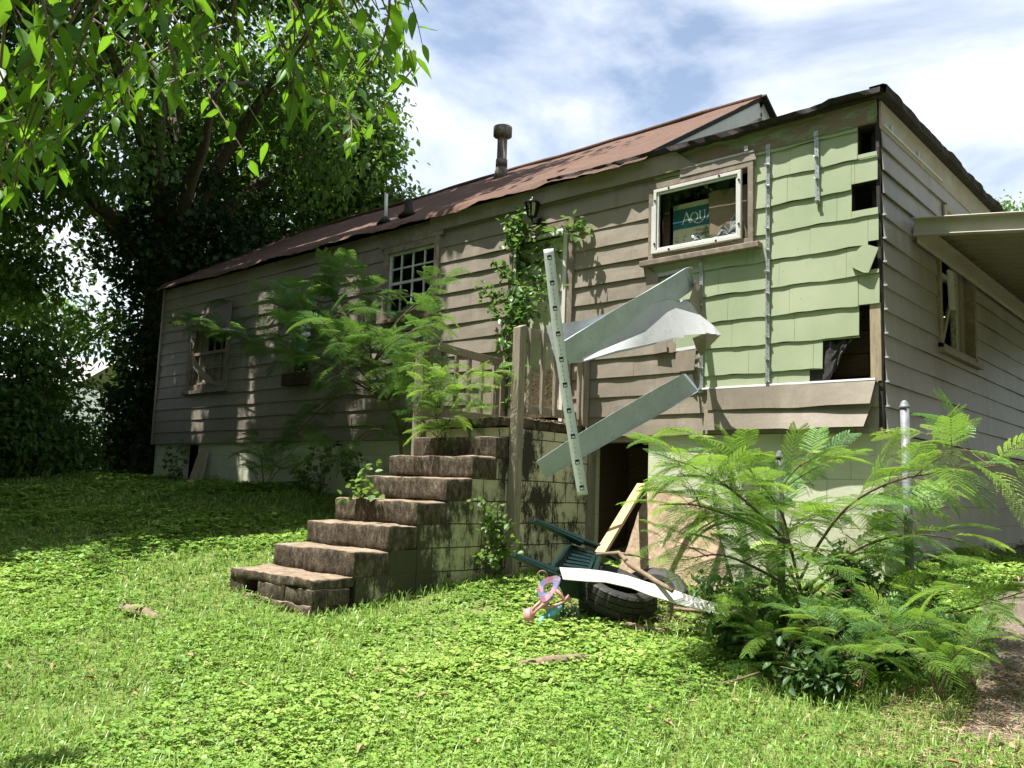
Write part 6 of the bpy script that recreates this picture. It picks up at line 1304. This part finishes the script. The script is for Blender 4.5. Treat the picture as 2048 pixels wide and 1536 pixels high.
for i in range(185):
    xe = random.uniform(-80, 875)
    if math.sin(xe*.021+1.0)+.6*math.sin(xe*.057) < -.75 and random.random() < .8: continue
    ye = env(xe)-random.random()**1.6*330 if random.random() < .8 else env(xe)-random.uniform(0, 40)
    if i > 160: ye = random.uniform(-260, -20)
    dep = random.uniform(1.7, 3.4) if xe > 100 else random.uniform(1.4, 2.8)
    e = D(xe, ye-70/dep, dep); ln = random.uniform(.25, .5); s0_ = e+np.array([random.uniform(-.28, .15), random.uniform(-.25, .2), ln*random.uniform(.6, 1)]); mid = (s0_+e)/2+np.array([random.uniform(-.05, .05), random.uniform(-.05, .05), .02])
    pts = [s0_*(1-t)**2+2*mid*t*(1-t)+e*t*t for t in np.linspace(0, 1, 7)]; tw.tube(pts, [.0035-.0025*k/6 for k in range(7)], 5)
    m = int(ln/.045)
    for k in range(m):
        t = (k+1)/m; p = s0_*(1-t)**2+2*mid*t*(1-t)+e*t*t; sgn = 1 if k % 2 else -1; az = random.uniform(0, 6.28)
        ps.append(p); ds.append(np.array([math.cos(az)*.7, math.sin(az)*.7, -1+random.uniform(-.1, .8)])); ns.append(np.array([math.cos(az), math.sin(az), .6])+rng.normal(0, .35, 3)); Ls.append(random.uniform(.045, .095)*(1.0 if t < .9 else .85)); ts.append(random.random())
for i in range(26):  # small limbs joining the twigs to the big limb
    e = D(random.uniform(-60, 800), random.uniform(-150, 120), random.uniform(2.0, 2.8)); b0_ = LM[random.choice((2, 3, 4))]; mid = (b0_+e)/2+np.array([0, 0, .2]); tw.tube([b0_*(1-t)**2+2*mid*t*(1-t)+e*t*t for t in np.linspace(0, 1, 8)], [.008-.006*k/7 for k in range(8)], 6)
tw.build('twigs', 'twig_brown', ht)
def big_leaves(p, d, nrm, L, W, parent, mat, ts):
    """ovate pointed leaves with a midrib fold, 4x2 cells"""
    n = len(p); d = d/np.linalg.norm(d, axis=1, keepdims=True); s = np.cross(d, nrm); s /= np.linalg.norm(s, axis=1, keepdims=True); u = np.cross(s, d)
    T = [0, .12, .35, .6, .82, 1.0]; Wd = [0.02, .62, 1.0, .78, .36, .0]; rows = len(T); V = np.empty((n, rows*3, 3)); L = L[:, None]; W = W[:, None]
    bend = rng.uniform(-.05, .30, n)[:, None]; tws = rng.uniform(-.5, .5, n)[:, None]
    for i, (t, w_) in enumerate(zip(T, Wd)):
        c = p+d*L*t*(1-bend*.2*t)-u*L*bend*t*t; ss = s*np.cos(tws*t)+u*np.sin(tws*t)
        V[:, i*3] = c-ss*W*.5*w_+u*W*.14*w_; V[:, i*3+1] = c; V[:, i*3+2] = c+ss*W*.5*w_+u*W*.14*w_
    F = []
    for i in range(rows-1): F += [[i*3, i*3+1, i*3+4, i*3+3], [i*3+1, i*3+2, i*3+5, i*3+4]]
    F = (np.array(F)[None]+np.arange(n)[:, None, None]*rows*3).reshape(-1, 4)
    return np_mesh('foliage', V.reshape(-1, 3), F, mat, parent, np.repeat(np.array(ts), rows*3))
Ls = np.array(Ls); big_leaves(np.array(ps), np.array(ds), np.array(ns), Ls, Ls*.38, ht, 'leaf_near', ts)
crown('added_shade_leaves', [(-.1, -7.2, 2.2, .7), (.6, -6.7, 2.1, .6), (.1, -6.6, 2.0, .5), (-.8, -7.2, 2.0, .6), (1.0, -6.5, 1.9, .5), (-.5, -7.8, 2.6, .8)], 420, 7, .10, ht, 'leaf_near', .10, aspect=.45, seed=23, gap=.35, shell=.2)  # unseen leaves added above the frame to shade the drooping twigs
crown('upper_crown', [(-1.2, -8.2, 3.6, 1.0), (-2.6, -9.4, 4.6, 1.3), (-2.2, -7.9, 3.2, .8)], 420, 8, .09, ht, 'leaf_near', .16, aspect=.45, seed=21)
# ------------------------------------------------------------------ lawn cover
def sample(n, dmin, dmax):
    """random lawn points in front of the camera, density falling with distance"""
    F2 = FW[:2]/np.linalg.norm(FW[:2]); R2 = RT[:2]/np.linalg.norm(RT[:2])
    u = rng.random(n); dep = (dmin**.45+(dmax**.45-dmin**.45)*u)**(1/.45); lat = rng.uniform(-.74, .72, n)*dep
    x = CAM[0]+F2[0]*dep+R2[0]*lat; y = CAM[1]+F2[1]*dep+R2[1]*lat
    ok = ~((x > -LW-.03) & (x < .0) & (y > -.01)) & ~((x > -4.21) & (x < -3.03) & (y > -3.36) & (y < .1)) & ~(in_drive(x, y) & (rng.random(n) < .96)) & ~((x > .02) & (y > 2.2))
    ok[ok] &= ~((((x[ok]+1.75)/.75)**2+((y[ok]+1.25)/.40)**2 < 1) & (rng.random(ok.sum()) < .75))
    x, y, dep = x[ok], y[ok], dep[ok]
    return x, y, dep
def clump(x, y, s, f): return np.array([mnoise.noise(Vector((a*f+s, b*f, s))) for a, b in zip(x, y)])
x, y, dep = sample(165000, 2.2, 20)
cl = clump(x, y, 3.7, 1.1); cl2 = clump(x, y, 9.1, .45)
ok = ((cl > -.3) | (rng.random(len(x)) < .6)) & ((cl2 > -.12) | (rng.random(len(x)) < .45)); x, y, dep, cl, cl2 = x[ok], y[ok], dep[ok], cl[ok], cl2[ok]
z = GZ(x, y); n = len(x); hgt = .02+np.clip(.045+.08*cl, .0, .13)*rng.random(n)*np.where(dep > 8, 1.5, 1.0)
# three leaflets per plantlet
per = 3; X = np.repeat(np.stack([x, y, z+hgt], 1), per, 0); sz = (.012+.010*rng.random(n)+.018*(rng.random(n) < .10))*np.clip(dep/5.5, .85, 3.0)*(1+.5*np.clip(cl2, -.5, .6)); sz = np.repeat(sz, per)
az = np.repeat(rng.random(n)*6.28, per)+np.tile(np.arange(per)*2.1, n)+rng.normal(0, .25, n*per)
d_ = np.stack([np.cos(az), np.sin(az), rng.normal(.05, .22, n*per)], 1); nr = np.stack([rng.normal(0, .3, n*per), rng.normal(0, .3, n*per), np.ones(n*per)], 1)
X[:, :2] += d_[:, :2]*(sz*.15)[:, None]
V6, F6 = leaf_arrays(X, d_, nr, sz*1.05, sz*1.0, .08, .10)
tone = np.repeat(np.clip(.45+.5*cl2+rng.normal(0, .16, n), 0, .93), per); tone[rng.random(n*per) < .004] = 1.0
o = np_mesh('ground_cover', V6, F6, 'leaf_cover', None, np.repeat(tone, 6)); tag(o, 'bright low clover and weeds covering the yard', 'ground cover', kind='stuff')
def blades(n, dmin, dmax, mat, name, label, hmul=1.0, keep=None):
    x, y, dep = sample(n, dmin, dmax); c = clump(x, y, 5.5, .8)
    c2 = clump(x, y, 9.1, .45); ok = (c > (-.05 if keep is None else keep)) | (c2 < -.08) | (rng.random(len(x)) < .3); x, y, dep, c = x[ok], y[ok], dep[ok], c[ok]; n = len(x); z = GZ(x, y)
    h_ = hmul*(.05+.07*rng.random(n)+.10*np.clip(c, 0, 1)*rng.random(n)); w_ = (.0022+.002*rng.random(n))*np.clip(dep/5, .9, 3)
    az = rng.random(n)*6.28; a = np.stack([np.cos(az), np.sin(az), np.zeros(n)], 1); s = np.stack([-np.sin(az), np.cos(az), np.zeros(n)], 1); b = np.stack([x, y, z-.01], 1); lean = rng.uniform(.2, .9, n)
    V = np.empty((n, 7, 3)); up = np.array([0, 0, 1.0])
    for i, t in enumerate((0, .4, .75)):
        c_ = b+a*(h_*lean*t**1.8)[:, None]+up*(h_*(t-.25*lean*t**2.5))[:, None]; ww = (w_*(1-.35*t))[:, None]; V[:, i*2] = c_-s*ww; V[:, i*2+1] = c_+s*ww
    V[:, 6] = b+a*(h_*lean)[:, None]+up*(h_*(1-.35*lean))[:, None]
    F = np.array([[0, 1, 3, 2], [2, 3, 5, 4], [4, 5, 6, 6]]); Fq = (F[None, :2]+np.arange(n)[:, None, None]*8).reshape(-1, 4)
    # tip as a quad with a doubled, slightly shifted vertex
    V8 = np.concatenate([V, V[:, 6:7]+s[:, None]*.0006], 1); F3 = np.array([[4, 5, 7, 6]]); Ft = (F3[None]+np.arange(n)[:, None, None]*8).reshape(-1, 4)
    tone = np.clip(rng.normal(.5, .25, n), 0, 1); o = np_mesh(name, V8.reshape(-1, 3), np.concatenate([Fq, Ft]), mat, None, np.repeat(tone, 8)); tag(o, label, 'grass', kind='stuff')
blades(110000, 2.2, 16, 'grass_blade', 'grass', 'thin grass blades growing through the clover')
# fallen leaves and straw
x, y, dep = sample(700, 2.6, 12); ok = clump(x, y, 2.2, .9) > .05; x, y = x[ok], y[ok]; n = len(x)
az = rng.random(n)*6.28; V6, F6 = leaf_arrays(np.stack([x, y, GZ(x, y)+.045+.03*rng.random(n)], 1), np.stack([np.cos(az), np.sin(az), rng.normal(0, .3, n)], 1), np.stack([rng.normal(0, .4, n), rng.normal(0, .4, n), np.ones(n)], 1), .045+.03*rng.random(n), .02+.01*rng.random(n), .3, .2)
o = np_mesh('fallen_leaves', V6, F6, 'fallen_leaf'); tag(o, 'scattered dry brown leaves among the clover', 'dead leaves', kind='stuff')
n = 900; a_ = rng.random(n)*6.28; r_ = np.sqrt(rng.random(n)); x = -1.75+1.0*r_*np.cos(a_); y = -1.28+.5*r_*np.sin(a_); az = rng.random(n)*6.28; L_ = .04+.16*rng.random(n)**2
V6, F6 = leaf_arrays(np.stack([x, y, GZ(x, y)+.02+.05*rng.random(n)], 1), np.stack([np.cos(az), np.sin(az), rng.normal(0, .25, n)], 1), np.stack([rng.normal(0, .4, n), rng.normal(0, .4, n), np.ones(n)], 1), L_, .010, .3, .05)
o = np_mesh('twig_litter', V6, F6, 'twig_brown'); tag(o, 'dark broken twigs and litter under the junk pile', 'litter', kind='stuff')
# straw / clippings at the gravel edge
n = 9000; u = rng.random(n); x = .75+rng.random(n)*1.7; y = -3.0+rng.random(n)*1.6; z = GZ(x, y)+.015+.02*rng.random(n); az = rng.random(n)*6.28; L_ = .03+.06*rng.random(n)
V6, F6 = leaf_arrays(np.stack([x, y, z], 1), np.stack([np.cos(az), np.sin(az), rng.normal(0, .12, n)], 1), np.stack([rng.normal(0, .4, n), rng.normal(0, .4, n), np.ones(n)], 1), L_, .004, .1, .0)
simple('straw', (0.34, 0.25, 0.15), 0.9, 0.3, 20, bstr=0)
o = np_mesh('dry_clippings', V6, F6, 'straw'); tag(o, 'dry straw coloured clippings at the edge of the gravel', 'clippings', kind='stuff')
